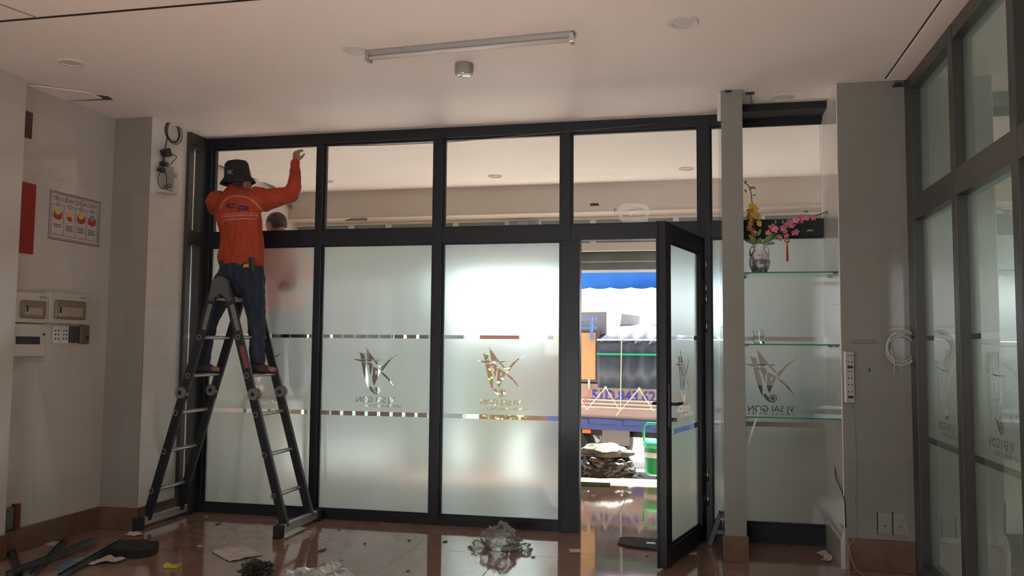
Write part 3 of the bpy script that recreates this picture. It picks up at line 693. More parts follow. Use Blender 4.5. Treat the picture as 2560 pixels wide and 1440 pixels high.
# holes with wires
p = oz(1875, 233, H); t = thing('ceiling_socket_hole', tuple(p), 'small dark square hole in the ceiling with a hanging wire', 'hole')
MB().box((p.x-.028, p.y-.028, H-.003), (p.x+.028, p.y+.028, H+.004)).build('hole_opening', G['black'], t)
b = MB(); b.tube([p, p+Vector((.012, 0, -.06)), p+Vector((.008, .0, -.14))], .0025, 6); b.build('hanging_wire', G['black'], t)
b = MB(); p = oy(1820, 228, 5.61); b.box((p.x-.02, 5.612, H-.016), (p.x+.02, 5.625, H-.004)); tag(b.build('cable_clip', G['black']), 'small black clip at the top of the slim pillar', 'clip')
b = MB(); b.box((.158, 5.62, 2.84), (.182, 5.64, 3.03), .003); tag(b.build('plastic_trunking', G['white']), 'short white cable trunking at the top left of the slim pillar', 'trunking')
p = oy(2243, 200, 5.6); b = MB(); b.box((p.x-.03, 5.585, 2.995), (p.x+.035, 5.601, 3.003)); b.box((p.x-.02, 5.588, 3.012), (p.x+.03, 5.601, 3.018)); tag(b.build('black_bracket', G['black']), 'thin black bracket at the top right corner of the wide pillar', 'bracket')
# thin wire along the partition head
b = MB(); b.tube([oy(x, y, 6.185) for x, y in ((470, 332), (500, 357), (620, 362), (800, 365), (950, 363), (1110, 356), (1250, 344), (1390, 331), (1500, 322), (1640, 310))], .003, 6)
tag(b.build('black_wire', G['black']), 'thin black wire strung along the top of the partition', 'wire')

# ================================================================== LEFT WALL
LX = -4.27
def wbox(y0, y1, z0, z1, d=.01, bev=.003): return MB().box((LX, y0, z0), (LX+d, y1, z1), bev)
# plaque and red sign
a, c = ox(60, 276, LX), ox(76, 348, LX)
tag(wbox(4.565, c.y, c.z, a.z, .012).build('brown_plaque', noisy('carved_brown', (.09, .05, .03), (.05, .03, .02), 30, .6)), 'small dark brown plaque high on the left wall', 'plaque')
tag(wbox(4.565, 4.752, 1.925, 2.392, .006, .001).build('red_sign', noisy('red_sign', (.30, .016, .012), (.24, .014, .010), 18, .3)), 'tall plain red sign on the left wall', 'sign')
# poster
t = thing('fire_instruction_poster', (LX, 5.12, 2.2), 'white framed fire instruction poster on the left wall', 'poster')
y0, y1, z0, z1 = 4.87, 5.374, 2.048, 2.383
wbox(y0, y1, z0, z1, .006, .001).build('poster_board', mat('poster_board', (.50, .47, .45), .35), t)
ink = mat('grey_ink', (.10, .09, .10), .5); red = mat('red_ink', (.42, .05, .04), .5); yel = mat('yellow_ink', (.62, .47, .16), .5)
b = MB(); X = LX+.0068
def frame_lines(b, y0, y1, z0, z1, w):
    for r_ in ((y0, y1, z0, z0+w), (y0, y1, z1-w, z1), (y0, y0+w, z0, z1), (y1-w, y1, z0, z1)): b.box((X-.0006, r_[0], r_[2]), (X, r_[1], r_[3]))
frame_lines(b, y0+.002, y1-.002, z0+.002, z1-.002, .006); frame_lines(b, y0+.016, y1-.016, z0+.014, z1-.014, .0035)
frame_lines(b, y0+.028, y1-.028, z0+.036, z1-.088, .003)
for k in (1, 2, 3): b.box((X-.0006, y0+.028+k*.112-.0015, z0+.036), (X, y0+.028+k*.112+.0015, z1-.088))
b.build('poster_lines', ink, t)
text_mb('TIÊU LỆNH CHỮA CHÁY', .040, (X, (y0+y1)/2, z1-.062), (0, 1, 0), (0, 0, 1), False, .0003, 'CENTER', .0006).build('poster_title', mat('title_ink', (.22, .08, .10), .5), t)
for k in range(4):
    yc = y0+.028+.056+k*.112; zc = z1-.088
    b = MB(); b.lathe([(.015, 0), (.015, .0014)], (X, yc, zc), 20, (1, 0, 0)); b.build('number_disc', ink, t)
    b = MB(); b.lathe([(.011, .0014), (.011, .0018)], (X, yc, zc), 20, (1, 0, 0)); b.build('number_disc', mat('disc_white', (.5, .47, .45), .5), t)
    text_mb(str(k+1), .018, (X+.0019, yc, zc-.006), (0, 1, 0), (0, 0, 1), False, .0002).build('number_lettering', ink, t)
    b = MB(); b.quad(*[(X+.0003, yc+(q[0]-.5)*.088, zc-.115+q[1]*.09) for q in ([(0, .3), (.2, .15), (.6, .1), (.95, .25), (1, .6), (.75, .85), (.4, .95), (.1, .7)] if k != 1 else [(.2, .3), (.5, .1), (.8, .2), (.7, .5), (.4, .6)])]); b.build('poster_picture', red, t)
    b = MB(); b.quad(*[(X+.0006, yc+(q[0]-.5)*.07, zc-.095+q[1]*.07) for q in ((.1, .5), (.5, .3), (.9, .5), (.8, .95), (.3, 1))]); b.build('poster_picture', yel if k < 3 else mat('grey_pic', (.3, .27, .27), .5), t)
    b = MB()
    for j in range(3 if k else 2): b.box((X-.0003, yc-.036+.005*(j % 2), zc-.142-j*.014), (X+.0003, yc+.036-.007*(j % 2), zc-.136-j*.014))
    b.build('caption_lines', ink, t)
# breaker boxes
def breaker(y0, y1, z0, z1, label, flap=True, d=.05):
    t = thing('breaker_box', (LX, (y0+y1)/2, z0), label, 'breaker box')
    wbox(y0, y1, z0, z1, d, .008).build('box_body', G['cream'], t)
    if flap:
        b = MB(); b.box((LX+d, y0+.045, z0+.03), (LX+d+.014, y1-.035, z1-.055), .012); o = b.build('clear_flap', mat('smoky_flap', (.22, .18, .12), .12), t)
        b = MB(); b.box((LX+d+.013, y0+.07, z0+.05), (LX+d+.017, y1-.07, z1-.10), .001); b.build('breaker_row', mat('amber_grey', (.34, .30, .24), .25), o)
        b = MB(); b.box((LX+d+.016, y0+.08, z0+.07), (LX+d+.019, y0+.095, z0+.11)); b.build('breaker_switch', G['black'], o)
        b = MB(); b.box((LX+d, y1-.085, z1-.035), (LX+d+.001, y1-.02, z1-.02)); b.build('maker_badge', G['grey'], t)
    return t
breaker(4.57, 4.860, 1.475, 1.672, 'beige breaker box with clear flap, left of the upper pair')
breaker(4.864, 5.235, 1.478, 1.69, 'beige breaker box with clear flap, right of the upper pair')
t = breaker(4.57, 4.855, 1.256, 1.467, 'plain beige breaker box with black window, below the pair', False, .045)
MB().box((LX+.045, 4.60, 1.335), (LX+.048, 4.80, 1.385)).build('black_window', G['black'], t)
b = MB(); b.cyl((LX+.045, 4.83, 1.40), (LX+.055, 4.83, 1.40), .008); b.build('lock_knob', mat('brown_knob', (.1, .06, .03), .4), t)
for y, lab in ((4.955, 'white double socket plate, left one under the breaker boxes'), (5.032, 'white double socket plate, right one under the breaker boxes')):
    t = thing('wall_socket', (LX, y, 1.345), lab, 'socket'); wbox(y, y+.072, 1.342, 1.466, .012).build('socket_plate', G['white'], t)
    for z in (1.375, 1.402, 1.43):
        b = MB()
        for dy in (.022, .05): b.cyl((LX+.012, y+dy, z), (LX+.0135, y+dy, z), .006, 10)
        b.build('socket_holes', G['rubber'], t)
tag(wbox(5.114, 5.192, 1.348, 1.462, .02).build('dark_switch_box', mat('dark_box', (.05, .05, .042), .5)), 'dark square switch box between the sockets and the brown box', 'box')
t = thing('door_chime_box', (LX, 5.245, 1.34), 'brown rounded box with small black button, rightmost of the row on the left wall', 'box')
wbox(5.205, 5.292, 1.338, 1.472, .03, .012).build('chime_body', mat('brown_box', (.13, .10, .06), .4), t)
MB().box((LX+.03, 5.255, 1.37), (LX+.034, 5.277, 1.395), .001).build('chime_button', G['black'], t)
# grey panel low at the left edge
a, c = ox(22, 1283, LX), ox(40, 1335, LX)
t = thing('floor_socket_panel', (LX, 4.6, .1), 'grey panel with dark red edge low on the left wall', 'panel')
wbox(4.57, 4.68, .16, .30, .02).build('panel_face', mat('dull_grey', (.13, .13, .13), .4), t)
wbox(4.68, 4.72, .155, .315, .035).build('panel_edge', mat('dark_red', (.12, .02, .015), .4), t)

# ================================================================== PIER SIDE (cables)
PX = -3.945
def pp(x, y, d=0.): return ox(x, y, PX+d)
t = thing('cable_coil', tuple(pp(431, 331)), 'coil of black cable hanging at the top of the tiled pier', 'cable')
c_ = pp(430, 330)
for k, (ry, rz, dy) in enumerate(((.088, .078, 0), (.092, .082, .004), (.084, .075, -.003), (.10, .085, .02), (.088, .088, .01))):
    b = MB(); b.tube([c_+Vector((.004*k, dy+ry*cos(a), rz*sin(a)-(.01 if k > 3 else 0))) for a in [j*2*pi/40 for j in range(40)]], .0035 if k < 3 else .0022, 6, True); b.build('cable_loop', G['black'], t, True)
b = MB(); b.tube([pp(418, 345), pp(415, 360), pp(412, 375), pp(410, 392), pp(406, 412), pp(403, 430)], .004, 6); b.tube([pp(413, 372), pp(425, 382), pp(440, 390), pp(442, 393), pp(432, 405), pp(421, 416)], .003, 6); b.build('cable_tail', G['black'], t, True)
b = MB(); b.hexa([pp(398, 376), pp(404, 393, 0), pp(418, 392), pp(412, 370)]+[q+Vector((.05, 0, 0)) for q in (pp(398, 376), pp(404, 393), pp(418, 392), pp(412, 370))], .008); tag(b.build('power_adapter', G['black']), 'black power adapter hanging below the cable coil', 'adapter')
t = thing('router', tuple(pp(415, 465)), 'small white router box with tangled black wires on the tiled pier', 'router')
ya, yb = pp(406, 440).y, pp(424, 470).y
MB().box((PX-.014, ya, 2.545), (PX+.035, yb, 2.70), .006).build('router_body', G['grey'], t)
b = MB(); b.box((PX, pp(414, 400).y, 2.64), (PX+.02, pp(420, 400).y, 2.80), .003); b.build('router_antenna', G['white'], t)
b = MB(); b.tube([pp(402, 428, .04), pp(395, 442, .05), pp(396, 460, .05), pp(402, 470, .05), pp(415, 473, .05), pp(427, 466, .05), pp(426, 460, .05), pp(418, 461, .05), pp(408, 472, .05)], .003, 6)
b.tube([pp(405, 430, .04), pp(412, 433, .045), pp(416, 440, .045), pp(417, 475, .045)], .003, 6); b.build('router_wires', G['black'], t, True)
MB().box((PX, pp(401, 430).y-.02, 2.69), (PX+.05, pp(408, 430).y, 2.72), .006).build('router_plug', G['black'], t)
MB().box((PX, pp(394, 440).y-.01, 2.64), (PX+.04, pp(402, 440).y, 2.67), .006).build('router_plug', G['black'], t)
tag(MB().box((PX-.014, pp(392, 482).y, pp(410, 483).z-.005), (PX+.07, pp(424, 482).y, pp(410, 483).z+.005), .002).build('router_shelf', G['white']), 'thin white ledge under the router', 'shelf')
t = thing('wall_switch', tuple(pp(436, 455)), 'white switch cover on the tiled pier, right of the router', 'switch')
MB().box((PX-.014, pp(427, 450).y, pp(430, 483).z), (PX+.012, pp(446, 450).y, pp(430, 428).z), .004).build('switch_cover', G['white'], t)
MB().box((PX+.012, pp(431, 440).y, pp(435, 445).z), (PX+.015, pp(439, 440).y, pp(435, 434).z)).build('switch_window', mat('pinkish', (.42, .30, .27), .4), t)

# ================================================================== RIGHT PILLAR
PY = 5.6
def rp(x, y, d=0.): return oy(x, y, PY-d)
t = thing('power_strip', (.94, PY, 1.03), 'white multi-socket power strip fixed upright at the pillar edge', 'power strip')
MB().box((.918, PY-.028, 1.018), (.968, PY, 1.335), .005).build('strip_body', mat('strip_body', (.36, .33, .30), .4), t)
MB().box((.910, PY-.034, 1.02), (.917, PY, 1.335), .001).build('strip_edge', mat('bright_edge', (.8, .8, .76), .3), t)
for z in (1.308, 1.268, 1.21, 1.168, 1.128, 1.085):
    b = MB(); [b.cyl((.943+dx, PY-.030, z), (.943+dx, PY-.0275, z), .0045, 8) for dx in (-.010, .010)]; b.build('strip_holes', G['black'], t)
for z in (1.237, 1.052): MB().box((.928, PY-.032, z-.008), (.960, PY-.027, z+.008), .001).build('strip_rocker', G['black'], t)
t = thing('white_cable', (.95, PY, 0), 'thin white cable running down the pillar from the power strip', 'cable')
b = MB(); b.tube([rp(2130, 1003, .012), rp(2134, 1060, .012), rp(2140, 1140, .012), rp(2136, 1260, .015), rp(2141, 1310, .02), rp(2138, 1345, .03), rp(2122, 1366, .05), rp(2128, 1395, .06), rp(2140, 1425, .08), (.97, 5.46, .006), (1.0, 5.3, .006)], .0024, 6); b.build('cable_run', mat('dim_cable', (.30, .30, .27), .5), t, True)
t = thing('cable_coil', tuple(rp(2255, 875)), 'coil of white cable hanging on the wide pillar', 'cable')
c_ = rp(2254, 873, .02); cg = mat('dull_white_cable', (.50, .50, .46), .45)
for k, (rx, rz, dx, dz) in enumerate(((.088, .083, 0, 0), (.092, .088, .005, -.006), (.078, .078, -.004, .004), (.098, .094, .008, .01), (.086, .09, -.006, -.01), (.09, .10, .004, .016))):
    b = MB(); b.tube([c_+Vector((dx+rx*cos(a), -.004*k, dz+rz*sin(a))) for a in [j*2*pi/44 for j in range(44)]], .0045, 6, True); b.build('cable_loop', cg, t, True)
b = MB(); b.tube([rp(2226, 872, .05), rp(2232, 890, .05), rp(2237, 910, .05), rp(2236, 932, .04)], .004, 6); b.tube([rp(2252, 912, .03), rp(2254, 928, .03)], .003, 6); b.build('cable_tail', cg, t, True)
for (x0, x1_), lab in (((2194, 2230), 'blank wall plate low on the wide pillar, the left one'), ((2232, 2267), 'wall plate with a short cable low on the wide pillar, the right one')):
    a, c = rp(x0, 1283), rp(x1_, 1336)
    t = thing('wall_plate', tuple(a), lab, 'wall plate'); MB().box((a.x, PY-.012, .225), (c.x, PY, .355), .003).build('plate_cover', mat('plate_grey', (.27, .265, .24), .4), t)
    MB().box((a.x-.004, PY-.006, .222), (a.x, PY, .358)).build('plate_shadow_gap', G['rubber'], t)
    b = MB(); m_ = (a.x+c.x)/2; b.cyl((m_, PY-.014, .275), (m_, PY-.011, .275), .005, 10); b.build('plate_screw', G['black'], t)
    if 'right' in lab:
        b = MB(); b.tube([(m_+.0, PY-.014, .275), (m_+.02, PY-.03, .29), (m_+.035, PY-.03, .26), (m_+.04, PY-.02, .20)], .003, 6); b.build('plate_cable', cg, t, True)
t = thing('pillar_notice', tuple(rp(2160, 855)), 'two faint lines of dark lettering on the wide pillar', 'lettering')
for (x0, x1_, y) in ((2131, 2190, 851), (2126, 2195, 857.5)):
    b = MB(); x = x0
    while x < x1_:
        w = random.uniform(3, 7); a = rp(x, y, .0); c = rp(min(x+w, x1_), y); b.box((a.x, PY-.0012, a.z-.0045), (c.x, PY, a.z+.0045)); x += w+1.4
    b.build('lettering_line', mat('dark_letter', (.10, .10, .095), .6), t)
p = rp(2173, 925); b = MB(); b.box((p.x-.004, PY-.012, p.z-.01), (p.x+.004, PY, p.z+.01), .002); tag(b.build('wall_plug', G['black']), 'tiny black wall plug in the wide pillar', 'plug')
b = MB(); b.tube([(.9, 5.95, .60), (.885, 5.80, .52), (.893, 5.62, .46), (.9, 5.59, .42), (.905, 5.592, .25)], .0035, 6); tag(b.build('black_cable_stub', G['black']), 'short black cable bent round the pillar corner', 'cable')

# ================================================================== NICHE SHELVES
for i, (z, lab) in enumerate(((1.838, 'top glass shelf of the niche, under the flower vase'), (1.377, 'middle glass shelf of the niche, under the tumbler'), (.914, 'lowest glass shelf of the niche'))):
    t = thing('glass_shelf', (.61, 5.8, z), lab, 'shelf', None)
    MB().box((.32, 5.63, z-.008), (.895, 5.98, z)).build('shelf_plate', G['shelf'], t)
    MB().box((.32, 5.622, z-.008), (.895, 5.63, z), .001).build('shelf_front_edge', G['shelf_edge'], t)
    for x in (.325, .865):
        for y in (5.66, 5.92):
            b = MB(); b.box((x, y-.008, z-.016), (x+.025, y+.008, z-.008), .002); b.cyl((x-.008 if x < .5 else x+.03, y, z-.014), (x+.012, y, z-.014), .005, 10); b.build('shelf_pin', G['steel'], t)
# tumbler
p = Vector((.42, 5.8, 1.3775)); b = MB(); b.lathe([(.030, 0), (.034, .003), (.038, .09), (.0355, .09), (.031, .016), (.001, .014)], p, 32); b.bm.faces.ensure_lookup_table()
o = smart(b.build('glass_tumbler', G['tumbler'])); tag(o, 'small clear glass tumbler on the middle shelf', 'glass')
# slanting strip on the lowest shelf
b = MB(); b.bar(oy(1868, 1115, 5.70), oy(1899, 1022, 5.70), .012, .004, (0, 1, 0)); tag(b.build('clear_strip', mat('white_strip', (.75, .76, .73), .25)), 'narrow pale strip leaning through the lowest shelf', 'strip')
# vase
vx, vy, vz = .425, 5.76, 1.8385
vm = mat('marbled_ceramic', (.55, .54, .54), .15); n = N(vm); tc = n.new('ShaderNodeTexCoord')
wv = n.new('ShaderNodeTexNoise'); wv.inputs['Scale'].default_value = 6; wv.inputs['Distortion'].default_value = 2.5; n.link(tc.outputs['Object'], wv.inputs['Vector'])
n.link(n.mix(n.ramp(wv.outputs[0], .42, .60), (.62, .60, .60), (.13, .12, .13)), n.b.inputs['Base Color'])
t = thing('flower_vase', (vx, vy, vz), 'round marbled grey and white vase on the top glass shelf', 'vase')
b = MB(); b.lathe([(.036, 0), (.048, .012), (.064, .05), (.068, .08), (.060, .115), (.044, .145), (.036, .165), (.040, .185), (.046, .195), (.040, .193), (.030, .168), (.02, .1), (.001, .05)], (vx, vy, vz), 40); b.build('vase_body', vm, t, True)
for s_ in (-1, 1):
    b = MB(); b.tube([(vx+s_*.058, vy, vz+.12), (vx+s_*.06, vy, vz+.155), (vx+s_*.048, vy, vz+.185), (vx+s_*.040, vy, vz+.172)], [.006, .005, .005, .004], 8); b.build('vase_handle', vm, t, True)
stemm = mat('dark_stem', (.06, .05, .02), .7); lfm = noisy('leaf_green', (.09, .16, .04), (.15, .22, .06), 12, .5)
yl = noisy('yellow_petal', (.62, .38, .05), (.52, .27, .04), 20, .6); pk = noisy('pink_petal', (.60, .20, .24), (.48, .13, .20), 20, .6)
def blossom(b, c_, r_, n=5, rnd=random):
    ax = Vector((rnd.uniform(-.5, .5), -1, rnd.uniform(-.4, .6))).normalized(); e1 = ax.orthogonal().normalized(); e2 = ax.cross(e1)
    for k in range(n):
        a = 2*pi*k/n+rnd.uniform(-.2, .2); d = e1*cos(a)+e2*sin(a); m_ = Matrix.Translation(c_+d*r_*.55+ax*r_*.2) @ Matrix(((d.x, e2.x, ax.x, 0), (d.y, e2.y, ax.y, 0), (d.z, e2.z, ax.z, 0), (0, 0, 0, 1)))
        q = d.cross(ax); m_ = Matrix.Translation(c_+d*r_*.55+ax*r_*.15) @ Matrix([[d[i]*r_*.55, q[i]*r_*.42, (ax*.8+d*.3)[i]*r_*.16, 0] for i in range(3)]+[[0, 0, 0, 1]])
        bmesh.ops.create_uvsphere(b.bm, u_segments=8, v_segments=6, radius=1, matrix=m_)
    b.ball(c_+ax*r_*.2, r_*.2, 6)
def leafblade(b, a, d, L_, w, nrm=Vector((0, -1, 0))):
    a = Vector(a); d = Vector(d).normalized(); s_ = d.cross(nrm).normalized(); rows = []
    for t_ in (0, .25, .5, .75, 1):
        c_ = a+d*L_*t_+Vector((0, -.012*sin(pi*t_), -.15*L_*t_*t_)); h_ = w*sin(pi*min(.98, t_*.85+.08)); rows.append((c_-s_*h_/2, c_+Vector((0, -.1*w, 0)), c_+s_*h_/2))
    vs = [[b.bm.verts.new(p) for p in r_] for r_ in rows]
    for p_, q in zip(vs, vs[1:]):
        for i in range(2): b.bm.faces.new([p_[i], p_[i+1], q[i+1], q[i]])
def branch(name, label, path, blossoms, leaves, pm, grp=None, Yb=5.76):
    t = thing(name, (vx, vy, vz+.05), label, 'flower')
    pts = [Vector((vx, vy, vz+.06))]+[oy(x, y, Yb-.0) for x, y in path]
    b = MB(); b.tube(pts, [.0045]*2+[.003]*(len(pts)-2), 6); b.build('stem', stemm, t, True)
    for x, y, r_ in blossoms:
        b = MB(); blossom(b, oy(x, y, Yb-random.uniform(-.03, .05)), r_); b.build('blossom', pm, t, True)
    for x, y, dx, dz, L_, w in leaves:
        b = MB(); leafblade(b, oy(x, y, Yb-random.uniform(0, .03)), (dx, random.uniform(-.2, .2), dz), L_, w); o = b.build('leaf', lfm, t, True)
branch('yellow_flower_branch', 'tall branch of yellow artificial blossoms in the vase', [(1893, 600), (1884, 560), (1880, 510), (1878, 485), (1872, 465), (1861, 455)],
       [(1880, 515, .026), (1888, 523, .024), (1876, 530, .028), (1884, 538, .028), (1893, 541, .024), (1872, 543, .02), (1880, 548, .022), (1877, 558, .02), (1897, 557, .018), (1900, 562, .014), (1885, 582, .020), (1876, 572, .02)],
       [(1872, 470, .9, .1, .05, .016), (1877, 475, .5, .8, .035, .014), (1880, 490, .9, .3, .03, .01), (1862, 460, .3, 1, .03, .012), (1866, 482, -.4, .9, .03, .012), (1893, 560, .5, .9, .05, .016)], yl)
branch('pink_flower_branch', 'long pink blossom branch reaching right from the vase', [(1902, 610), (1925, 592), (1950, 580), (1985, 560), (2015, 546), (2060, 532)],
       [(1932, 569, .030), (1938, 573, .024), (1957, 571, .022), (1968, 562, .022), (1962, 578, .018), (1975, 553, .022), (1985, 557, .020), (1990, 549, .024), (2000, 545, .022), (2010, 543, .022), (2018, 545, .018), (2034, 545, .018), (2003, 552, .018), (1989, 582, .026), (1966, 590, .018), (1950, 596, .018), (1921, 582, .02), (1980, 565, .018)],
       [(1955, 560, .3, .9, .035, .014), (2010, 530, .9, .1, .03, .012), (2056, 535, .8, .5, .04, .014), (2058, 533, .9, .1, .035, .012), (2015, 578, .9, .2, .05, .014), (1940, 560, -.2, 1, .04, .012)], pk)
branch('leafy_branch', 'short branch of green leaves and reddish blossoms low in the vase', [(1892, 615), (1885, 600), (1880, 590)],
       [(1873, 570, .022), (1885, 585, .020)],
       [(1893, 612, -.6, .9, .10, .03), (1888, 612, -.8, .6, .09, .028), (1905, 612, .6, .8, .11, .028), (1910, 610, .8, .7, .10, .024), (1915, 600, .7, .7, .08, .024), (1898, 615, .1, 1, .07, .026), (1915, 612, .9, .3, .06, .02), (1935, 595, .8, .4, .06, .022), (1895, 590, .3, .9, .06, .02), (1900, 615, -.2, .9, .06, .024)], noisy('reddish_petal', (.40, .14, .08), (.3, .1, .06), 20, .6))
t = thing('tassel_ornament', tuple(oy(1968, 600, 5.73)), 'gold bell ornament with a red tassel hanging from the pink branch', 'ornament')
b = MB(); b.tube([oy(1967, 588, 5.74), oy(1968, 597, 5.73)], .001, 5); b.build('ornament_thread', red, t)
b = MB(); b.ball(oy(1968, 602, 5.73), (.018, .016, .014), 16); b.build('gold_bell', mat('gold', (.75, .48, .12), .25, 1), t, True)
b = MB(); a = oy(1968, 608, 5.73); b.lathe([(.002, 0), (.005, -.012), (.004, -.02), (.006, -.03), (.008, -.11), (.001, -.125)], a, 12); b.build('red_tassel', mat('red_thread', (.42, .015, .03), .8), t, True)

# ================================================================== FLOOR LITTER
def sheet(pxs, m_, name, label, cat, z=.003, bump=.006, seed=1, thick=.0006, pts=None):
    """crumpled sheet over a quadrilateral on the floor"""
    from mathutils import noise
    q = pts or [oz(x, y) for x, y in pxs]; b = MB(); n_ = 14; vs = []
    for j in range(n_+1):
        row = []
        for i in range(n_+1):
            u, v = i/n_, j/n_; p = q[0]*(1-u)*(1-v)+q[1]*u*(1-v)+q[2]*u*v+q[3]*(1-u)*v
            hgt = abs(noise.noise(Vector((p.x*9, p.y*9, seed))))*bump*2+abs(noise.noise(Vector((p.x*25, p.y*25, seed+3))))*bump
            j2 = noise.noise(Vector((u*5, v*5, seed+9)))*.006
            row.append(b.bm.verts.new((p.x+j2, p.y+j2, z+hgt)))
        vs.append(row)
    for j in range(n_):
        for i in range(n_): b.bm.faces.new([vs[j][i], vs[j][i+1], vs[j+1][i+1], vs[j+1][i]])
    o = b.build(name, m_, None, False); md = o.modifiers.new('s', 'SOLIDIFY'); md.thickness = thick; md.offset = 0
    return tag(o, label, cat)
sheet([(527, 1380), (600, 1365), (660, 1388), (574, 1406)], G['paper'], 'paper_sheet', 'creased grey paper sheet on the floor right of the ladder', 'paper', .002, .008, 3)
foil = mat('silver_foil', (.55, .55, .54), .22, .6)
sheet([(715, 1440), (845, 1411), (915, 1470), (720, 1480)], foil, 'foil_sheet', 'crumpled silvery sheet at the bottom of the picture', 'sheet', .003, .03, 11)
sheet([(212, 1414), (268, 1395), (318, 1399), (292, 1411)], noisy('white_paper', (.50, .47, .44), (.4, .38, .35), 12, .7), 'paper_sheet', 'folded white paper beside the black foam piece', 'paper', .002, .014, 5)
sheet([(135, 1423), (185, 1396), (215, 1398), (170, 1425)], mat('blue_sheet', (.05, .20, .28), .4), 'blue_card', 'blue card lying among the dark strips', 'card', .001, .003, 6)
sheet([(178, 1402), (195, 1394), (222, 1396), (205, 1403)], mat('olive_card', (.30, .30, .18), .5), 'olive_card', 'pale olive card touching the blue card', 'card', .001, .003, 7)
sheet([(57, 1416), (80, 1407), (100, 1412), (85, 1420)], mat('tan_card', (.34, .24, .14), .6), 'tan_card', 'small tan card behind the dark strips', 'card', .001, .003, 8)
sheet([(110, 1362), (128, 1354), (150, 1356), (140, 1367)], G['paper'], 'paper_scrap', 'small pale scrap behind the leftmost strips', 'paper', .001, .003, 9)
sheet([(312, 1340), (325, 1332), (358, 1336), (345, 1343)], G['paper'], 'paper_scrap', 'crumpled scrap at the left foot of the ladder', 'paper', .001, .015, 10)
sheet([(1422, 1373), (1450, 1373), (1453, 1382), (1426, 1381)], mat('cream_card', (.50, .45, .30), .6), 'paper_scrap', 'small cream card on the floor by the wide door post', 'paper', .001, .002, 12)
sheet([(1725, 1385), (1740, 1380), (1745, 1388), (1722, 1389)], G['paper'], 'paper_scrap', 'small pale scrap right of the open door', 'paper', .001, .003, 13)
sheet([(2036, 1384), (2062, 1381), (2080, 1390), (2058, 1395)], noisy('cream_paper', (.52, .47, .40), (.42, .38, .32), 12, .7), 'crumpled_paper', 'crumpled cream paper on the floor in the niche, upper piece', 'paper', .002, .03, 14)
sheet([(2052, 1404), (2066, 1396), (2082, 1397), (2076, 1407)], noisy('cream_paper', (.52, .47, .40), (.42, .38, .32), 12, .7), 'crumpled_paper', 'crumpled cream paper on the floor in the niche, lower piece', 'paper', .002, .03, 15)
b = MB(); c_ = oz(432, 1419); b.loft([[c_+Vector((x, y*s_, .002+z*s_)) for y, z in ((-.03, 0), (-.025, .02), (0, .028), (.025, .02), (.03, 0))] for x, s_ in ((-.045, 1), (-.02, .7), (.02, .7), (.045, 1))])
tag(b.build('yellow_sponge', mat('yellow_foam', (.50, .38, .07), .7)), 'small yellow pinched sponge on the floor', 'sponge')
# dark aluminium offcuts
prof_m = noisy('offcut_black', (.03, .035, .037), (.05, .055, .055), 20, .35)
for a, c, lab, w, z in (((78, 1445), (165, 1353), 'dark profile strip pointing up, nearest the left edge', .03, .012),
                     ((22, 1452), (238, 1362), 'long dark profile strip, middle one of the pile', .05, .032),
                     ((150, 1450), (308, 1358), 'dark profile strip beside the white paper', .032, .016),
                     ((50, 1455), (30, 1385), 'short dark profile strip at the far left of the pile', .04, .012)):
    A, C_ = oz(*a), oz(*c); A.z = z; C_.z = z
    t = thing('profile_strip', tuple(A), lab, 'strip')
    b = MB(); b.bar(A, C_, w, .014, bev=.001); b.build('strip_web', prof_m, t)
    d = (C_-A).normalized(); s_ = Vector((-d.y, d.x, 0))*(w/2-.003)
    for k in (-1, 1): b = MB(); b.bar(A+s_*k+Vector((0, 0, .012)), C_+s_*k+Vector((0, 0, .012)), .004, .014); b.build('strip_flange', prof_m, t)
pts = [oz(x, y) for x, y in ((262, 1388), (300, 1368), (362, 1366), (365, 1372), (397, 1370), (396, 1381), (375, 1393), (335, 1398))]
b = MB(); b.prism([Vector((p.x, p.y, .002)) for p in pts], (0, 0, .045)); bmesh.ops.bevel(b.bm, geom=b.bm.edges[:], offset=.006, segments=2, affect='EDGES')
tag(b.build('black_foam_piece', mat('black_foam', (.012, .012, .013), .75)), 'thick black foam offcut on the floor', 'foam')
c_ = oz(640, 1436); t = heap((c_.x, c_.y, 0), .10, .08, .085, 21, 5, .5); tag(t.build('crumpled_bag', noisy('dark_green_bag', (.02, .025, .015), (.04, .045, .03), 20, .35, .4)), 'small crumpled dark green bag at the bottom edge', 'bag')
# debris crumbs
cr = [((545, 1311), .02, 'black', 'dark crumb behind the grey paper sheet'), ((806, 1377), .035, 'black', 'dark sliver right of the ladder foot'), ((1113, 1355), .018, 'black', 'dark sliver in front of the third frosted bay, left one'), ((1302, 1351), .014, 'black', 'dark chip right of the clear plastic bag'),
      ((1333, 1394), .012, 'black', 'dark chip in front of the clear plastic bag'), ((1020, 1429), .01, 'black', 'dark chip near the bottom, left of the floor joint'), ((1022, 1352), .01, 'black', 'tiny dark chip in front of the second mullion'), ((848, 1325), .012, 'black', 'dark chip in the bright floor reflection'), ((912, 1360), .012, 'black', 'dark chip in front of the second frosted bay'),
      ((562, 1359), .012, 'white', 'white chip left of the grey paper sheet'), ((500, 1366), .018, 'paper', 'pale smear of paper left of the grey sheet'), ((590, 1282), .008, 'white', 'white crumb at the partition sill'), ((516, 1292), .008, 'white', 'white crumb near the left post'), ((1618, 1391), .012, 'black', 'dark chip in front of the door mat'), ((400, 1303), .02, 'cream', 'cream chip beside the left ladder bar'), ((855, 1400), .012, 'paper', 'pale chip left of the silvery sheet')]
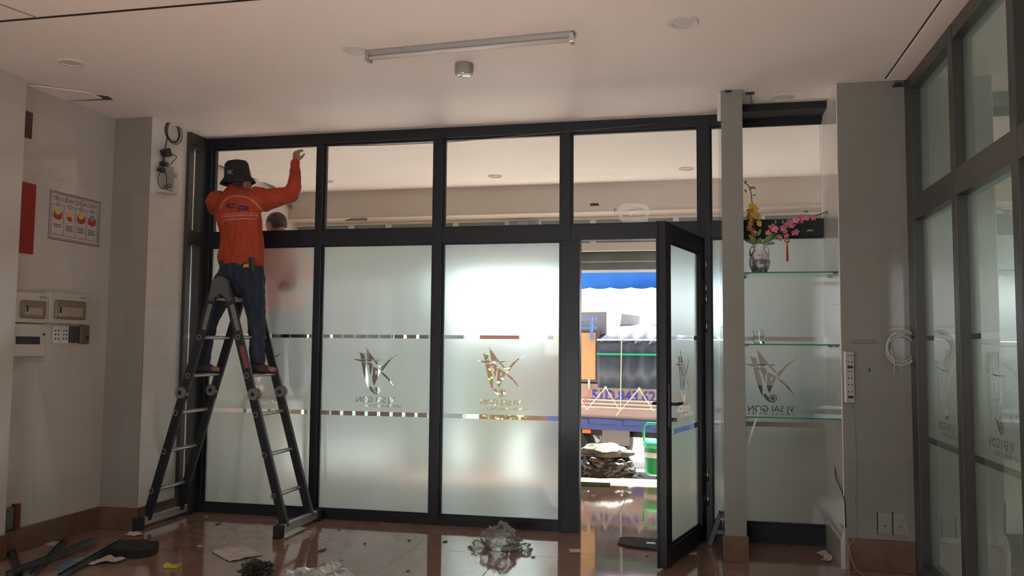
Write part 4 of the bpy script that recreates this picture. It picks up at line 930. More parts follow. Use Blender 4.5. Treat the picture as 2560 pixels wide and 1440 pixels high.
for (x, y), r_, m_, lab in cr:
    p = oz(x, y); b = MB(); a = random.uniform(0, 3); d = Vector((cos(a)*.6+.6, sin(a)*.4, 0)).normalized()
    b.bar(p-d*r_+Vector((0, 0, .004)), p+d*r_+Vector((0, 0, .005)), r_*.6, .006, bev=.001); tag(b.build('debris_chip', G[m_]), lab, 'debris')
# clear plastic bag
from mathutils import noise
pb = shader('clear_plastic', lambda n: mx(n, n.math('ADD', n.math('MULTIPLY', fres(n, 1.0), .75), .06), bs(n, 'ShaderNodeBsdfTransparent', (.93, .93, .93)), mx(n, .35, bs(n, 'ShaderNodeBsdfAnisotropic', (1, 1, 1), Roughness=.12), bs(n, 'ShaderNodeBsdfDiffuse', (.7, .7, .7)))))
c_ = oz(1252, 1372)
t = thing('plastic_bag', tuple(c_), 'crumpled clear plastic bag on the floor before the bright bay', 'bag')
b = heap((c_.x, c_.y, .0), .125, .10, .16, 31, 5, .28); b.build('bag_film', pb, t, True)
for k, (dx, dy) in enumerate(((-.14, -.02), (.14, .0), (.09, -.05))):
    b = heap((c_.x+dx, c_.y+dy, 0), .07, .05, .05, 40+k, 4, .5); b.build('bag_corner', pb, t, True)
b = heap((c_.x-.01, c_.y, .005), .10, .08, .12, 55, 4, .5); b.build('bag_fold', pb, t, True)
# A-shaped aluminium offcut leaning by the slim pillar
t = thing('triangular_bracket', (.15, 6.1, 0), 'grey A-shaped metal bracket standing left of the slim pillar', 'bracket')
Yb = 6.02; A, Bp, C_ = oy(1774, 1355, Yb), oy(1803, 1278, Yb), oy(1822, 1350, Yb); A.z = .01; C_.z = .01
mm = mat('grey_offcut', (.09, .092, .09), .35)
b = MB(); b.bar(A, Bp, .03, .03, (0, 1, 0), .002); b.build('bracket_leg', mm, t)
b = MB(); b.bar(C_, Bp, .03, .03, (0, 1, 0), .002); b.build('bracket_leg', mm, t)
b = MB(); b.bar(A*.62+Bp*.38, C_*.62+Bp*.38, .02, .02, (0, 1, 0)); b.build('bracket_crossbar', mm, t)
b = MB(); b.cyl(Bp+Vector((0, -.018, -.05)), Bp+Vector((0, -.012, -.05)), .004, 8); b.build('bracket_bolt', G['chrome'], t)

# ================================================================== MARKS ON THE GLASS
def glassq(pts, m_, Y=6.243, th=.0015):
    b = MB(); b.prism([oy(x, y, Y) for x, y in pts], (0, th, 0)); return b
tape = mat('black_tape', (.01, .01, .01), .5)
tag(glassq([(1476, 509), (1479, 508), (1496, 508), (1498, 514), (1475, 515)], tape).build('tape_piece', tape), 'black tape scrap on the glass above the door, the long one', 'tape')
tag(glassq([(1429, 535), (1434, 536), (1434, 545), (1430, 545)], tape).build('tape_piece', tape), 'black tape scrap at the lower left corner above the door', 'tape')
tag(glassq([(1430, 524), (1434, 520), (1432, 527)], tape).build('tape_piece', tape), 'tiny black tape scrap above the corner scrap over the door', 'tape')
tag(glassq([(1537, 517), (1538, 522), (1537, 530), (1538, 540), (1536.5, 530), (1535.5, 528)], tape).build('tape_piece', tape), 'thin black mark left of the white glue ring', 'tape')
glue = shader('dried_glue', lambda n: mx(n, .62, bs(n, 'ShaderNodeBsdfTransparent', (1, 1, 1)), mx(n, .5, bs(n, 'ShaderNodeBsdfDiffuse', (.9, .9, .88)), bs(n, 'ShaderNodeBsdfTranslucent', (.9, .9, .88)))))
t = thing('glue_ring', tuple(oy(1586, 535, 6.24)), 'whitish ring of dried glue smeared on the glass above the door', 'glue mark')
def ribbon(pts, w, name, closed=False):
    P_ = [oy(x, y, 6.243) for x, y in pts]; b = MB(); n_ = len(P_)
    L_, R_ = [], []
    for i, p in enumerate(P_):
        d = (P_[(i+1) % n_]-P_[i-1]) if closed else (P_[min(i+1, n_-1)]-P_[max(i-1, 0)]); s_ = Vector((-d.z, 0, d.x)).normalized(); ww = w*(1+.35*sin(i*2.3))/2
        L_.append(b.bm.verts.new(p+s_*ww)); R_.append(b.bm.verts.new(p-s_*ww))
    for i in range(n_ if closed else n_-1): j = (i+1) % n_; b.bm.faces.new([L_[i], L_[j], R_[j], R_[i]])
    o = b.build(name, glue, t); return o
ring = []
for k in range(36):
    a = 2*pi*k/36; ca, sa = cos(a), sin(a); r4 = (abs(ca)**4+abs(sa)**4)**-.25
    ring.append((1584+34*ca*r4*.97, 532+19*sa*r4))
ribbon(ring, .030, 'glue_band', True)
ribbon([(1555, 524), (1570, 519), (1590, 513), (1605, 516), (1618, 520)], .026, 'glue_band')
ribbon([(1562, 531), (1570, 529), (1578, 533), (1574, 539), (1584, 531), (1594, 532), (1600, 538)], .010, 'glue_squiggle')
ribbon([(1556, 552), (1580, 552), (1620, 552)], .02, 'glue_band')
# EXIT plate on the street transom
t = thing('exit_sign', tuple(oy(1308, 562, 8.8)), 'small grey-green EXIT sign on the street transom', 'sign')
a, c = oy(1273, 553, 8.80), oy(1345, 570, 8.80)
MB().box((a.x, 8.795, c.z-.04), (c.x, 8.815, a.z), .003).build('sign_panel', mat('sign_green', (.17, .23, .20), .3), t)
text_mb('EXIT', .050, oy(1308, 563, 8.79), (1, 0, 0), (0, 0, 1), False, .001, 'CENTER', .001).build('sign_lettering', mat('sign_letter', (.5, .52, .46), .4), t)
# air grille in the soffit
a, c = oy(867, 545, 8.6), oy(922, 549, 8.6)
t = thing('air_grille', (a.x, 8.6, 2.70), 'brown air grille under the street beam', 'grille')
MB().hexa([(a.x, 8.56, 2.715), (c.x, 8.56, 2.715), (c.x-.02, 8.6, 2.735), (a.x+.06, 8.6, 2.735), (a.x, 8.56, 2.70), (c.x, 8.56, 2.70), (c.x-.02, 8.6, 2.72), (a.x+.06, 8.6, 2.72)]).build('grille_frame', mat('brown_grille', (.16, .12, .10), .5), t)
# cables and bracket on the foyer's left wall
WX = -4.415
def fw(x, y, d=0.): return ox(x, y, WX+d)
t = thing('wall_cables', tuple(fw(600, 440)), 'sagging grey cables on the foyer wall behind the first bay', 'cable')
cm = mat('cable_grey', (.16, .15, .14), .5)
for k in range(3):
    b = MB(); b.tube([ox(x, y+k*4, WX+.02) for x, y in ((541, 400), (570, 418), (610, 436), (650, 441), (672, 455), (700, 482), (725, 510), (738, 522), (748, 515), (756, 490), (760, 474))], .009, 6); b.build('sagging_cable', cm, t, True)
t2 = thing('cable_bracket', tuple(fw(760, 474)), 'thin metal bracket holding the cables on the foyer wall', 'bracket')
b = MB(); b.bar(ox(744, 473, WX+.03), ox(772, 475, WX+.03), .02, .02); b.bar(ox(752, 475, WX+.03), ox(746, 515, WX+.03), .008, .008); b.build('bracket_arm', cm, t2)
# ================================================================== LADDER
YN, YF = 5.60, 6.0
def ladder(off=Vector((0, 0, 0)), label='', full=True, flip=1):
    t = thing('folding_ladder', tuple(oy(540, 1300, 5.8)+off), label, 'ladder')
    rail_m = G['black']
    def q(x, y, Y): p = oy(x, y, YN); p.y = Y; return p+off
    lb, rb = q(366, 1312, 0), q(712, 1326, 0); lb.z = rb.z = .06+off.z
    lt, rt = q(541, 708, 0), q(565, 708, 0)
    legs = ((lb, lt, ((530, 745), (500, 843), (472, 939), (442, 1032), (412, 1128), (381, 1226))), (rb, rt, ((574, 746), (597, 843), (619, 939), (641, 1037), (663, 1138), (685, 1240))))
    for si, (bt, tp_, circ) in enumerate(legs):
        sg_ = -1 if si == 0 else 1
        mid = bt+(tp_-bt)*.535
        for Y in (YN, YF):
            for a, c in ((bt, mid+(bt-mid)*.04), (mid+(tp_-mid)*.04, tp_)):
                A, C_ = Vector((a.x, Y+off.y, a.z)), Vector((c.x, Y+off.y, c.z))
                b = MB(); b.bar(A, C_, .064, .028, (0, 1, 0), .004); b.build('ladder_rail', rail_m, t)
                d = (C_-A).normalized(); s_ = Vector((d.z, 0, -d.x))*sg_*.0
            m_ = Vector((mid.x, Y+off.y, mid.z)); hc = m_+Vector((sg_*.040 if Y == YN or True else 0, -.0, .0))
            if si == 1: hc = m_+Vector((.014, 0, .0))
            else: hc = m_+Vector((-.016, 0, 0))
            b = MB(); b.lathe([(.02, -.030), (.040, -.028), (.046, -.018), (.046, .018), (.040, .028), (.02, .030)], hc, 28, (0, 1, 0)); o = smart(b.build('ladder_hinge', mat('hinge_grey', (.17, .165, .155), .45), t))
            d = (tp_-bt).normalized(); b = MB(); b.bar(m_-d*.10+Vector((0, -.001, 0)), m_+d*.10, .058, .036, (0, 1, 0), .006); b.build('hinge_bracket', G['rubber'], o)
            b = MB(); b.lathe([(.014, -.034), (.016, -.032), (.016, 0)], hc, 16, (0, 1, 0)); b.build('hinge_knob', G['rubber'], o)
        for x, y in circ:
            p = q(x, y, YN+off.y)
            b = MB(); b.limb([(p+Vector((0, .0, 0)), .019, .014), (Vector((p.x, YF+off.y, p.z)), .019, .014)], (1, 0, 0), 14); b.build('rung', G['alu'], t, True)
            b = MB(); b.tube([p+Vector((.016*cos(a), -.0155, .018*sin(a))) for a in [k*pi/8 for k in range(16)]], .0035, 6, True); b.build('rung_end_ring', mat('ring_grey', (.22, .21, .20), .35), t)
        # foot bar
        z = off.z+.055; x = bt.x
        b = MB(); b.box((x-.016, 5.53+off.y, z-.03), (x+.022, 6.09+off.y, z+.03), .004); o = b.build('stabiliser_bar', G['alu'], t)
        for y0_, y1_ in ((5.47, 5.54), (6.08, 6.15)):
            b = MB(); b.box((x-.026, y0_+off.y, z-.055), (x+.03, y1_+off.y, z+.034), .008); b.build('rubber_foot', G['rubber'], o)
    for Y in (YN, YF):
        c_ = Vector(((lt.x+rt.x)/2, Y+off.y, lt.z+.0))
        b = MB(); b.prism([c_+Vector((x, -.02, z)) for x, z in [(-.085, -.12)]+[(-.072*cos(k*pi/12)+.0, -.03+.080*sin(k*pi/12)) for k in range(13)]+[(.085, -.12), (.03, -.10), (0, -.07), (-.03, -.10)]], (0, .04, 0)); o = b.build('top_hinge', mat('hinge_dark', (.09, .088, .085), .45), t)
    if full:
        for (x0, y0_), (x1_, y1_), m_, n__ in (((526, 760), (509, 824), mat('grey_label', (.20, .195, .185), .5), 'warning_label'), ((579, 762), (595, 826), mat('grey_label', (.20, .195, .185), .5), 'warning_label'), ((603, 865), (617, 920), mat('red_label', (.28, .06, .05), .5), 'red_label')):
            A, C_ = oy(x0, y0_, 5.5845), oy(x1_, y1_, 5.5845); b = MB(); b.bar(A, C_, .032, .002, (0, 1, 0)); o = b.build(n__, m_, t)
            d = C_-A; b = MB()
            for k in range(11): p = A+d*(.06+.082*k); b.bar(p, p+d*.025, (.022, .012, .026, .018)[k % 4], .0028, (0, 1, 0))
            b.build('label_print', mat('faded_print', (.12, .11, .105), .6), o)
    return t
ladder(label='black and silver folding ladder standing open under the worker in orange')

# ================================================================== PEOPLE
skin = noisy('skin', (.36, .17, .10), (.30, .14, .085), 8, .55)
def fuse(o, vox, sm=4, wr=0, wscale=.12):
    m_ = o.modifiers.new('r', 'REMESH'); m_.mode = 'VOXEL'; m_.voxel_size = vox; m_.use_smooth_shade = True
    s_ = o.modifiers.new('s', 'SMOOTH'); s_.iterations = sm; s_.factor = .5
    if wr:
        tx = bpy.data.textures.new('folds', 'CLOUDS'); tx.noise_scale = wscale; tx.noise_depth = 2
        d = o.modifiers.new('d', 'DISPLACE'); d.texture = tx; d.strength = wr; d.mid_level = .5; d.texture_coords = 'LOCAL'
    return o
def folds(m_, s1, s2, k, sx=(1, 1, .35)):
    n = N(m_); tc = n.new('ShaderNodeTexCoord'); mp = n.new('ShaderNodeMapping'); mp.inputs['Scale'].default_value = sx; mp.inputs['Rotation'].default_value = (.3, .5, .2); n.link(tc.outputs['Object'], mp.inputs[0])
    a = n.new('ShaderNodeTexNoise'); a.inputs['Scale'].default_value = s1; a.inputs['Detail'].default_value = 2; a.inputs['Distortion'].default_value = 1.2; n.link(mp.outputs[0], a.inputs['Vector'])
    n.bump(n.math('ABSOLUTE', n.math('SUBTRACT', a.outputs[0], .5)), k, s2)
def hand(b, wrist, d, palm, curl=.6, mirror=1, k=1.0, spread=.12):
    """d: wrist to knuckles, palm: direction the palm faces; four fingers and a side thumb"""
    d = Vector(d).normalized(); n_ = Vector(palm); n_ = (n_-d*n_.dot(d)).normalized(); s_ = d.cross(n_)*mirror
    w = Vector(wrist)
    b.limb([(w-d*.02, .026*k, .021*k), (w+d*.02*k, .030*k, .018*k), (w+d*.055*k, .040*k, .016*k), (w+d*.085*k, .041*k, .013*k)], s_, 14)
    for i, (o_, L_) in enumerate(((-.030, .066), (-.010, .075), (.011, .070), (.030, .056))):
        p = w+d*.085*k+s_*o_*k; dd = (d+s_*o_*spread*12).normalized(); pts = [p-dd*.02*k, p]; ang = curl*(.8+.12*i)
        for j, f_ in enumerate((.45, .32, .23)):
            a = ang*(.5+j*.75); dir_ = dd*cos(a)+n_*sin(a); pts.append(pts[-1]+dir_*L_*f_*k)
        b.tube(pts, [.0092*k, .0098*k, .0092*k, .0085*k, .0068*k], 10)
        b.ball(pts[-1], .0068*k, 8)
    tb = w+d*.018*k-s_*.026*k; td = (d*.62-s_*.62+n_*.48).normalized(); t2_ = (d*.85-s_*.12+n_*.5).normalized()
    pts = [tb-td*.01, tb+td*.034*k, tb+td*.034*k+t2_*.030*k, tb+td*.034*k+t2_*.052*k]; b.tube(pts, [.015*k, .0125*k, .0105*k, .008*k], 10); b.ball(pts[-1], .008*k, 8)
def head(b, c_, fwd, k=1.0, up=(0, 0, 1)):
    """skull, face, nose, ears; c_ at eye height"""
    up = Vector(up).normalized(); f_ = Vector(fwd); f_ = (f_-up*f_.dot(up)).normalized(); r_ = f_.cross(up)
    def L_(x, y, z): return c_+r_*x*k+f_*y*k+up*z*k
    rings = []
    prof = [(-.118, .028, .026, .052), (-.105, .046, .040, .045), (-.08, .058, .062, .025), (-.045, .066, .082, .010), (0, .072, .094, -.002), (.035, .075, .098, -.006), (.07, .068, .090, -.008), (.095, .048, .064, -.010), (.110, .018, .025, -.012)]
    for z, rx, ry, oy_ in prof: rings.append([L_(rx*cos(2*pi*j/24), ry*sin(2*pi*j/24)+oy_, z) for j in range(24)])
    b.loft(rings)
    b.limb([(L_(0, .088, .012), .007*k, .008*k), (L_(0, .098, -.015), .010*k, .012*k), (L_(0, .106, -.034), .015*k, .012*k)], r_, 10)   # nose
    b.limb([(L_(-.022, .082, -.062), .006*k, .006*k), (L_(0, .092, -.062), .008*k, .008*k), (L_(.022, .082, -.062), .006*k, .006*k)], up, 8)   # lips
    b.ball(L_(0, .082, -.098), .016*k, 10)
    for s_ in (-1, 1):
        b.limb([(L_(s_*.072, -.008, -.028), .010*k, .006*k), (L_(s_*.080, -.014, -.004), .017*k, .007*k), (L_(s_*.082, -.018, .018), .014*k, .006*k)], f_, 12)
        b.limb([(L_(s_*.014, .084, .022), .006*k, .006*k), (L_(s_*.034, .078, .026), .007*k, .006*k), (L_(s_*.050, .062, .020), .005*k, .005*k)], up, 8)
    return L_
shirt_m = noisy('orange_shirt', (.42, .050, .013), (.33, .036, .010), 5, .75, .15)
# faded print on the back: arc, two dark letter blocks, three text lines (object coordinates = metres)
def shirt_print(m_, cx, cz, k=.00277):
    n = N(m_); g = n.new('ShaderNodeNewGeometry'); sp = n.new('ShaderNodeSeparateXYZ'); n.link(g.outputs['Position'], sp.inputs[0])
    snm = n.new('ShaderNodeSeparateXYZ'); n.link(g.outputs['Normal'], snm.inputs[0])
    u = n.math('DIVIDE', n.math('SUBTRACT', sp.outputs[0], cx), k); v = n.math('DIVIDE', n.math('SUBTRACT', sp.outputs[2], cz), k)
    back = n.math('LESS_THAN', snm.outputs[1], -.1)
    dash = n.new('ShaderNodeTexNoise', noise_dimensions='1D'); dash.inputs['Scale'].default_value = .55; n.link(u, dash.inputs['W']); dm = n.math('GREATER_THAN', dash.outputs[0], .44)
    def band(c_, val, h_): return n.math('LESS_THAN', n.math('ABSOLUTE', n.math('SUBTRACT', val, c_)), h_)
    def AND(*a):
        r_ = a[0]
        for q in a[1:]: r_ = n.math('MULTIPLY', r_, q)
        return r_
    ell = n.math('SQRT', n.math('ADD', n.math('POWER', n.math('ABSOLUTE', n.math('DIVIDE', u, 50)), 2.), n.math('POWER', n.math('ABSOLUTE', n.math('DIVIDE', n.math('ADD', v, 10), 36)), 2.)))
    arc = AND(band(1.0, ell, .055), n.math('GREATER_THAN', v, -8.), dm)
    tilt = n.math('SUBTRACT', v, n.math('MULTIPLY', u, .07)); lines = None
    for c_, h_, w_ in ((-23, 1.2, 46), (-29, 2.2, 45), (-38.5, 1.3, 43)):
        l_ = AND(band(c_, tilt, h_), band(2., u, w_), dm if c_ != -38.5 else n.math('ADD', 1., 0.)); lines = l_ if lines is None else n.math('MAXIMUM', lines, l_)
    white = AND(n.math('MAXIMUM', arc, lines), back)
    def blk(uc, vc, hu, hv): 
        d = n.math('ADD', n.math('POWER', n.math('ABSOLUTE', n.math('DIVIDE', n.math('SUBTRACT', u, uc), hu)), 4.), n.math('POWER', n.math('ABSOLUTE', n.math('DIVIDE', n.math('SUBTRACT', v, vc), hv)), 4.)); return n.math('LESS_THAN', d, 1.)
    c_blk = n.math('SUBTRACT', blk(-15, -2, 15, 6.5), AND(blk(-9, -2, 12, 2), 1. if False else n.math('ADD', 1., 0.)))
    s_blk = n.math('SUBTRACT', blk(17, -8, 13.5, 7), n.math('MULTIPLY', blk(12, -7, 7, 1.4), 1.))
    dark = AND(n.math('MAXIMUM', n.math('MAXIMUM', c_blk, 0.), n.math('MAXIMUM', s_blk, 0.)), back)
    src = n.b.inputs['Base Color'].links[0].from_socket
    c1 = n.mix(n.math('MULTIPLY', white, .55), src, (.62, .38, .30)); c2 = n.mix(n.math('MULTIPLY', dark, .9), c1, (.045, .015, .07)); n.link(c2, n.b.inputs['Base Color'])
folds(shirt_m, 7, .06, .9)
pc = oy(592, 513, 5.7)
shirt_print(shirt_m, pc.x, pc.z)
jean = noisy('dark_denim', (.012, .020, .042), (.022, .033, .062), 14, .8, .2)
folds(jean, 12, .05, .9)
shoe_m = noisy('brown_shoe', (.07, .045, .038), (.05, .03, .028), 10, .6)

def P(x, y, Y=5.8): return oy(x, y, Y)
wk = thing('person', tuple(P(590, 930)), 'person in an orange shirt, jeans and black bucket hat, standing on the ladder', 'person')
# body, one surface
b = MB()
hc = P(600, 448, 5.84); head(b, hc, (.35, 1, .12))
b.limb([(P(593, 480, 5.83), .052, .055), (P(596, 462, 5.835), .050, .052), (P(598, 448, 5.84), .052, .055)])
b.limb([(P(600, 690), .13, .085), (P(603, 650), .13, .085), (P(603, 600, 5.80), .13, .09), (P(598, 545, 5.81), .14, .095), (P(594, 500, 5.82), .15, .10), (P(593, 480, 5.825), .08, .07)])
RS, RE, RW = P(650, 490, 5.83), P(727, 488, 5.93), P(738, 408, 6.04)
LS, LE, LW = P(538, 497, 5.84), P(541, 520, 6.02), P(588, 500, 6.13)
b.limb([(RS, .05, .05), ((RS+RE)/2, .042, .042), (RE, .038, .038)], (0, 0, 1)); b.limb([(RE, .038, .038), ((RE+RW)/2, .034, .034), (RW, .027, .024)], (1, 0, 0))
b.limb([(LS, .06, .06), (LE, .045, .045)], (1, 0, 0)); b.limb([(LE, .045, .045), (LW, .028, .024)], (0, 0, 1))
hand(b, RW+Vector((0, .004, .012)), (.02, .15, 1), (.25, 1, -.1), 1.15, 1, .88, .06)
hand(b, LW+Vector((.01, 0, 0)), (1, .15, .4), (0, 1, 0), .7, -1, .9)
legs = [((570, 690), (524, 795), (509, 893), .0), ((632, 690), (640, 795), (644, 893), .0)]
for h_, k_, a_, o_ in legs: b.limb([(P(*h_), .065, .065), (P(*k_, 5.84), .042, .044), (P(*a_), .034, .036)])
for x0_, x1_, y_ in ((500, 540, 921), (638, 682, 922)): b.limb([(P(x0_, y_), .03, .035), (P(x1_, y_+3), .024, .038)], (0, 0, 1))
fuse(b.build('body', skin, wk), .0052, 3)
# shirt
b = MB()
b.limb([(P(602, 651), .186, .125), (P(604, 640), .182, .125), (P(604, 605, 5.80), .170, .122), (P(601, 565, 5.81), .170, .125), (P(596, 530, 5.815), .180, .128), (P(592, 503, 5.82), .178, .120), (P(592, 487, 5.825), .135, .095), (P(592, 474, 5.83), .082, .075), (P(592, 466, 5.83), .064, .066)], n=24)
b.limb([(P(640, 497, 5.83), .090, .08), (P(665, 500, 5.85), .092, .078), (P(695, 493, 5.89), .074, .068), (P(725, 487, 5.93), .062, .060)], (0, 0, 1), 18)
b.limb([(P(723, 488, 5.93), .056, .056), (P(735, 465, 5.96), .056, .055), (P(737, 435, 6.0), .046, .046), (P(738, 412, 6.03), .036, .036)], (1, 0, 0), 18)
b.limb([(P(738, 414, 6.03), .041, .041), (P(738, 406, 6.04), .041, .041)], (1, 0, 0), 16)
b.limb([(P(548, 500, 5.83), .08, .075), (P(537, 508, 5.88), .072, .072), (P(538, 520, 6.0), .058, .06)], (1, 0, 0), 18)
b.limb([(P(541, 522, 6.0), .055, .055), (P(575, 508, 6.09), .045, .045)], (0, 0, 1), 16)
b.limb([(P(593, 470, 5.83), .066, .066), (P(594, 460, 5.835), .060, .062)], n=18)
o = fuse(b.build('shirt', shirt_m, wk), .009, 3, .030, .11)
# trousers
b = MB()
b.limb([(P(600, 705), .155, .118), (P(602, 684), .178, .128), (P(603, 655), .170, .118)], n=22)
for pts in (((568, 700, 5.8, .092), (545, 750, 5.82, .083), (526, 795, 5.84, .068), (516, 840, 5.82, .058), (509, 885, 5.80, .052), (508, 902, 5.8, .054)), ((631, 700, 5.8, .094), (636, 750, 5.82, .080), (640, 795, 5.84, .068), (642, 840, 5.82, .060), (643, 880, 5.8, .056), (645, 900, 5.8, .056))):
    b.limb([(P(x, y, Y), r_, r_*1.05) for x, y, Y, r_ in pts], n=18)
o = fuse(b.build('trousers', jean, wk), .009, 4, .024, .07)
b = MB(); b.limb([(P(603, 661), .163, .117), (P(603, 655), .163, .117)], n=22); o = b.build('belt', G['black'], wk, True)
for x0_, x1_, yb_ in ((499, 543, 932), (636, 686, 934)):
    a, c = P(x0_, yb_-8, 5.8), P(x1_, yb_-6, 5.8); zb_ = P(x0_, yb_, 5.8).z
    b = MB(); b.limb([(Vector((a.x, 5.8, zb_+.040)), .040, .036), (Vector((a.x+.04, 5.8, zb_+.044)), .044, .040), (Vector((a.x*.45+c.x*.55, 5.8, zb_+.034)), .034, .044), (Vector((c.x-.02, 5.8, zb_+.022)), .021, .040)], (0, 0, 1), 18)
    b.limb([(Vector((a.x+.012, 5.8, zb_+.055)), .045, .042), (Vector((a.x+.012, 5.8, zb_+.085)), .043, .04)], (1, 0, 0), 16)
    o = fuse(b.build('shoe', shoe_m, wk), .006, 3)
    b = MB(); b.limb([(Vector((a.x-.01, 5.8, zb_+.008)), .038, .008), (Vector(((a.x+c.x)/2, 5.8, zb_+.008)), .042, .008), (Vector((c.x+.003, 5.8, zb_+.008)), .036, .008)], (0, 1, 0), 16); b.build('shoe_sole', G['rubber'], o)
# hair under the hat and the hat itself
hatc = P(594, 448, 5.83)+Vector((0, 0, .0)); hu = Vector((-.10, -.02, 1)).normalized(); e1 = Vector((1, 0, .10)).normalized(); e2 = hu.cross(e1)
b = MB(); b.limb([(P(594, 462, 5.82), .062, .066), (P(596, 446, 5.83), .076, .088)], (1, 0, 0), 18); fuse(b.build('hair', mat('black_hair', (.012, .010, .010), .6), wk), .008, 3)
def hring(r_, z, wob=0, ph=0): return [hatc+hu*z+(e1*cos(2*pi*k/40)+e2*sin(2*pi*k/40))*r_*(1+wob*sin(2*2*pi*k/40+ph))+hu*wob*.35*sin(2*2*pi*k/40+ph)*r_ for k in range(40)]
hat_m = noisy('black_twill', (.010, .010, .011), (.016, .016, .017), 30, .85, .3)
b = MB(); b.loft([hring(.120, -.036, .12, .5), hring(.110, -.012, .09, .5), hring(.097, .018), hring(.095, .05), hring(.092, .09), hring(.088, .115), hring(.074, .136), hring(.040, .146), hring(.006, .148)], False); b.loft([hring(.116, -.038, .12, .5), hring(.094, .016), hring(.09, .09), hring(.006, .13)], False)
hat = b.build('bucket_hat', hat_m, wk, True)
b = MB()
for z in (.024, .118): b.tube(hring(.0975 if z < .1 else .088, z), .0012, 5, True)
b.build('hat_stitching', G['black'], hat)
lp = P(575.5, 431, 5.735); lp.z -= .005
lm = text_mb('W.', .050, (lp.x, 5.742, lp.z-.012), (1, -.28, -.04), (.02, .12, 1), False, .001, 'CENTER', .0006); 
for v in lm.bm.verts:
    q = .097**2-(v.co.x-hatc.x-.004)**2; v.co.y = hatc.y-sqrt(max(q, 0))-.004
lm.build('hat_lettering', mat('pale_print', (.42, .42, .40), .6), hat)
# tools on the belt
t = thing('tape_measure', tuple(P(621, 664, 5.67)), 'small yellow tape measure tucked at the worker\'s back pocket', 'tool')
b = MB(); p = P(620, 664, 5.68); b.hexa([p+Vector((x*.032+z*.006, y*.012, z*.014)) for z in (-1, 1) for x, y in ((-1, -1), (1, -1), (1, 1), (-1, 1))], .005); b.build('tape_case', mat('tool_yellow', (.50, .32, .05), .4), t)
t = thing('hand_radio', tuple(P(627, 655, 5.67)), 'black handheld tool with a thin cord hanging at the worker\'s waist', 'tool')
b = MB(); p = P(629, 660, 5.665); b.hexa([p+Vector((x*.017+z*-.004, y*.014, z*.05)) for z in (-1, 1) for x, y in ((-1, -1), (1, -1), (1, 1), (-1, 1))], .006); b.build('tool_body', G['black'], t)
b = MB(); b.tube([P(627, 648, 5.66), P(627, 632, 5.665), P(625, 618, 5.67), P(620, 606, 5.675)], [.004, .0025, .002, .0015], 6); b.build('tool_cord', mat('cord', (.35, .16, .10), .5), t)

# helper behind the glass, on a second ladder
ladder(Vector((.62, 1.02, -.55)), 'second ladder blurred behind the first frosted bay, under the helper', False) if False else None
BY = 6.58
def Q(x, y, Y=BY): return oy(x, y, Y)
hp2 = thing('person', tuple(Q(700, 960)), 'person with short dark hair and an orange shirt, half hidden behind the frosted bay', 'person')
b = MB(); hc2 = Q(690, 566, BY); head(b, hc2, (-.9, .35, -.35), 1.0, (-.22, 0, 1))
b.limb([(Q(702, 600), .056, .058), (Q(696, 575), .054, .056)])
b.limb([(Q(722, 760), .14, .11), (Q(722, 700), .14, .11), (Q(716, 640), .15, .11), (Q(708, 605), .10, .08)])
b.limb([(Q(672, 628), .05, .05), (Q(655, 690, BY-.1), .045, .045), (Q(648, 640, BY-.3), .03, .03)]); b.limb([(Q(752, 628), .05, .05), (Q(775, 690, BY-.1), .042, .042), (Q(745, 720, BY-.25), .03, .03)])
hand(b, Q(648, 640, BY-.3), (-.2, -.2, 1), (0, -1, 0), .8, 1, .95); hand(b, Q(745, 720, BY-.25), (-1, -.3, .1), (0, -1, 0), .8, 1, .95)
for s_ in (-1, 1): b.limb([(Q(722+s_*20, 770), .08, .08), (Q(724+s_*22, 870), .055, .055), (Q(724+s_*22, 965), .036, .036)]); b.limb([(Q(724+s_*22, 975), .03, .03), (Q(724+s_*22, 980, BY-.16), .024, .036)], (0, 0, 1))
fuse(b.build('body', noisy('skin', (.40, .22, .15), (.34, .18, .12), 8, .55), hp2), .0058, 3)
L_ = lambda x, y, z: None
up2 = Vector((-.22, 0, 1)).normalized(); f2 = Vector((-.9, .35, -.35)); f2 = (f2-up2*f2.dot(up2)).normalized(); r2 = f2.cross(up2)
def H2(x, y, z): return hc2+r2*x+f2*y+up2*z
b = MB()
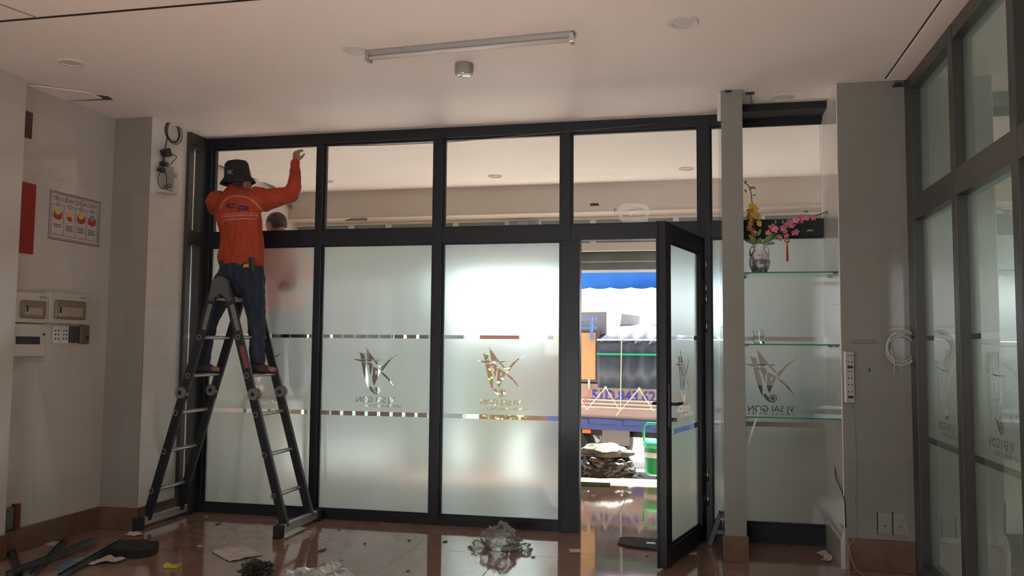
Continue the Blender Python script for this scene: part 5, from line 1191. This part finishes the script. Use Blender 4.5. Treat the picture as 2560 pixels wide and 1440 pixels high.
for z0, z1, ys in ((.03, .10, -.012),):
    rings = []
    for z, rx, ry, o_ in ((-.03, .060, .052, -.045), (0, .073, .070, -.034), (.03, .079, .085, -.024), (.06, .077, .092, -.016), (.09, .062, .078, -.012), (.112, .036, .046, -.012), (.12, .01, .015, -.012)): rings.append([H2(rx*cos(2*pi*j/24), ry*sin(2*pi*j/24)+o_, z) for j in range(24)])
    b.loft(rings)
fuse(b.build('hair', noisy('grey_black_hair', (.030, .026, .024), (.07, .06, .055), 40, .7, .4), hp2), .006, 2, .006, .02)
b = MB()
b.limb([(Q(720, 765), .17, .125), (Q(720, 700), .165, .12), (Q(714, 645), .185, .12), (Q(710, 615), .13, .10), (Q(705, 592), .07, .07)], n=22)
b.limb([(Q(680, 630), .07, .07), (Q(658, 680, BY-.06), .062, .062)]); b.limb([(Q(658, 680, BY-.06), .058, .058), (Q(650, 650, BY-.22), .045, .045)], (1, 0, 0))
b.limb([(Q(748, 630), .07, .07), (Q(773, 690, BY-.1), .062, .062)]); b.limb([(Q(773, 690, BY-.1), .056, .056), (Q(755, 712, BY-.2), .042, .042)], (0, 0, 1))
fuse(b.build('shirt', noisy('orange_shirt_outside', (.95, .13, .03), (.85, .11, .025), 5, .75), hp2), .010, 4, .015, .09)
b = MB(); b.limb([(Q(722, 785), .15, .115), (Q(722, 755), .155, .115)], n=20)
for s_ in (-1, 1): b.limb([(Q(722+s_*20, 780), .09, .09), (Q(724+s_*22, 870), .068, .068), (Q(724+s_*22, 962), .056, .056)], n=16)
fuse(b.build('trousers', mat('charcoal_trousers', (.03, .033, .04), .8), hp2), .010, 3)
pz = Q(724, 984).z
# platform under the helper
t = thing('work_platform', tuple(Q(722, 990)), 'work platform blurred behind the first frosted bay, under the helper', 'platform')
c_ = Q(722, 984)
b = MB(); b.box((c_.x-.35, 6.45, pz-.045), (c_.x+.25, 6.95, pz-.01), .004); b.build('platform_top', G['alu'], t)
for sx in (-.33, .21):
    for y in (6.48, 6.90): b = MB(); b.bar((c_.x+sx, y, pz-.04), (c_.x+sx*1.15, y, 0.0), .035, .03, (0, 1, 0)); b.build('platform_leg', G['alu'], t)
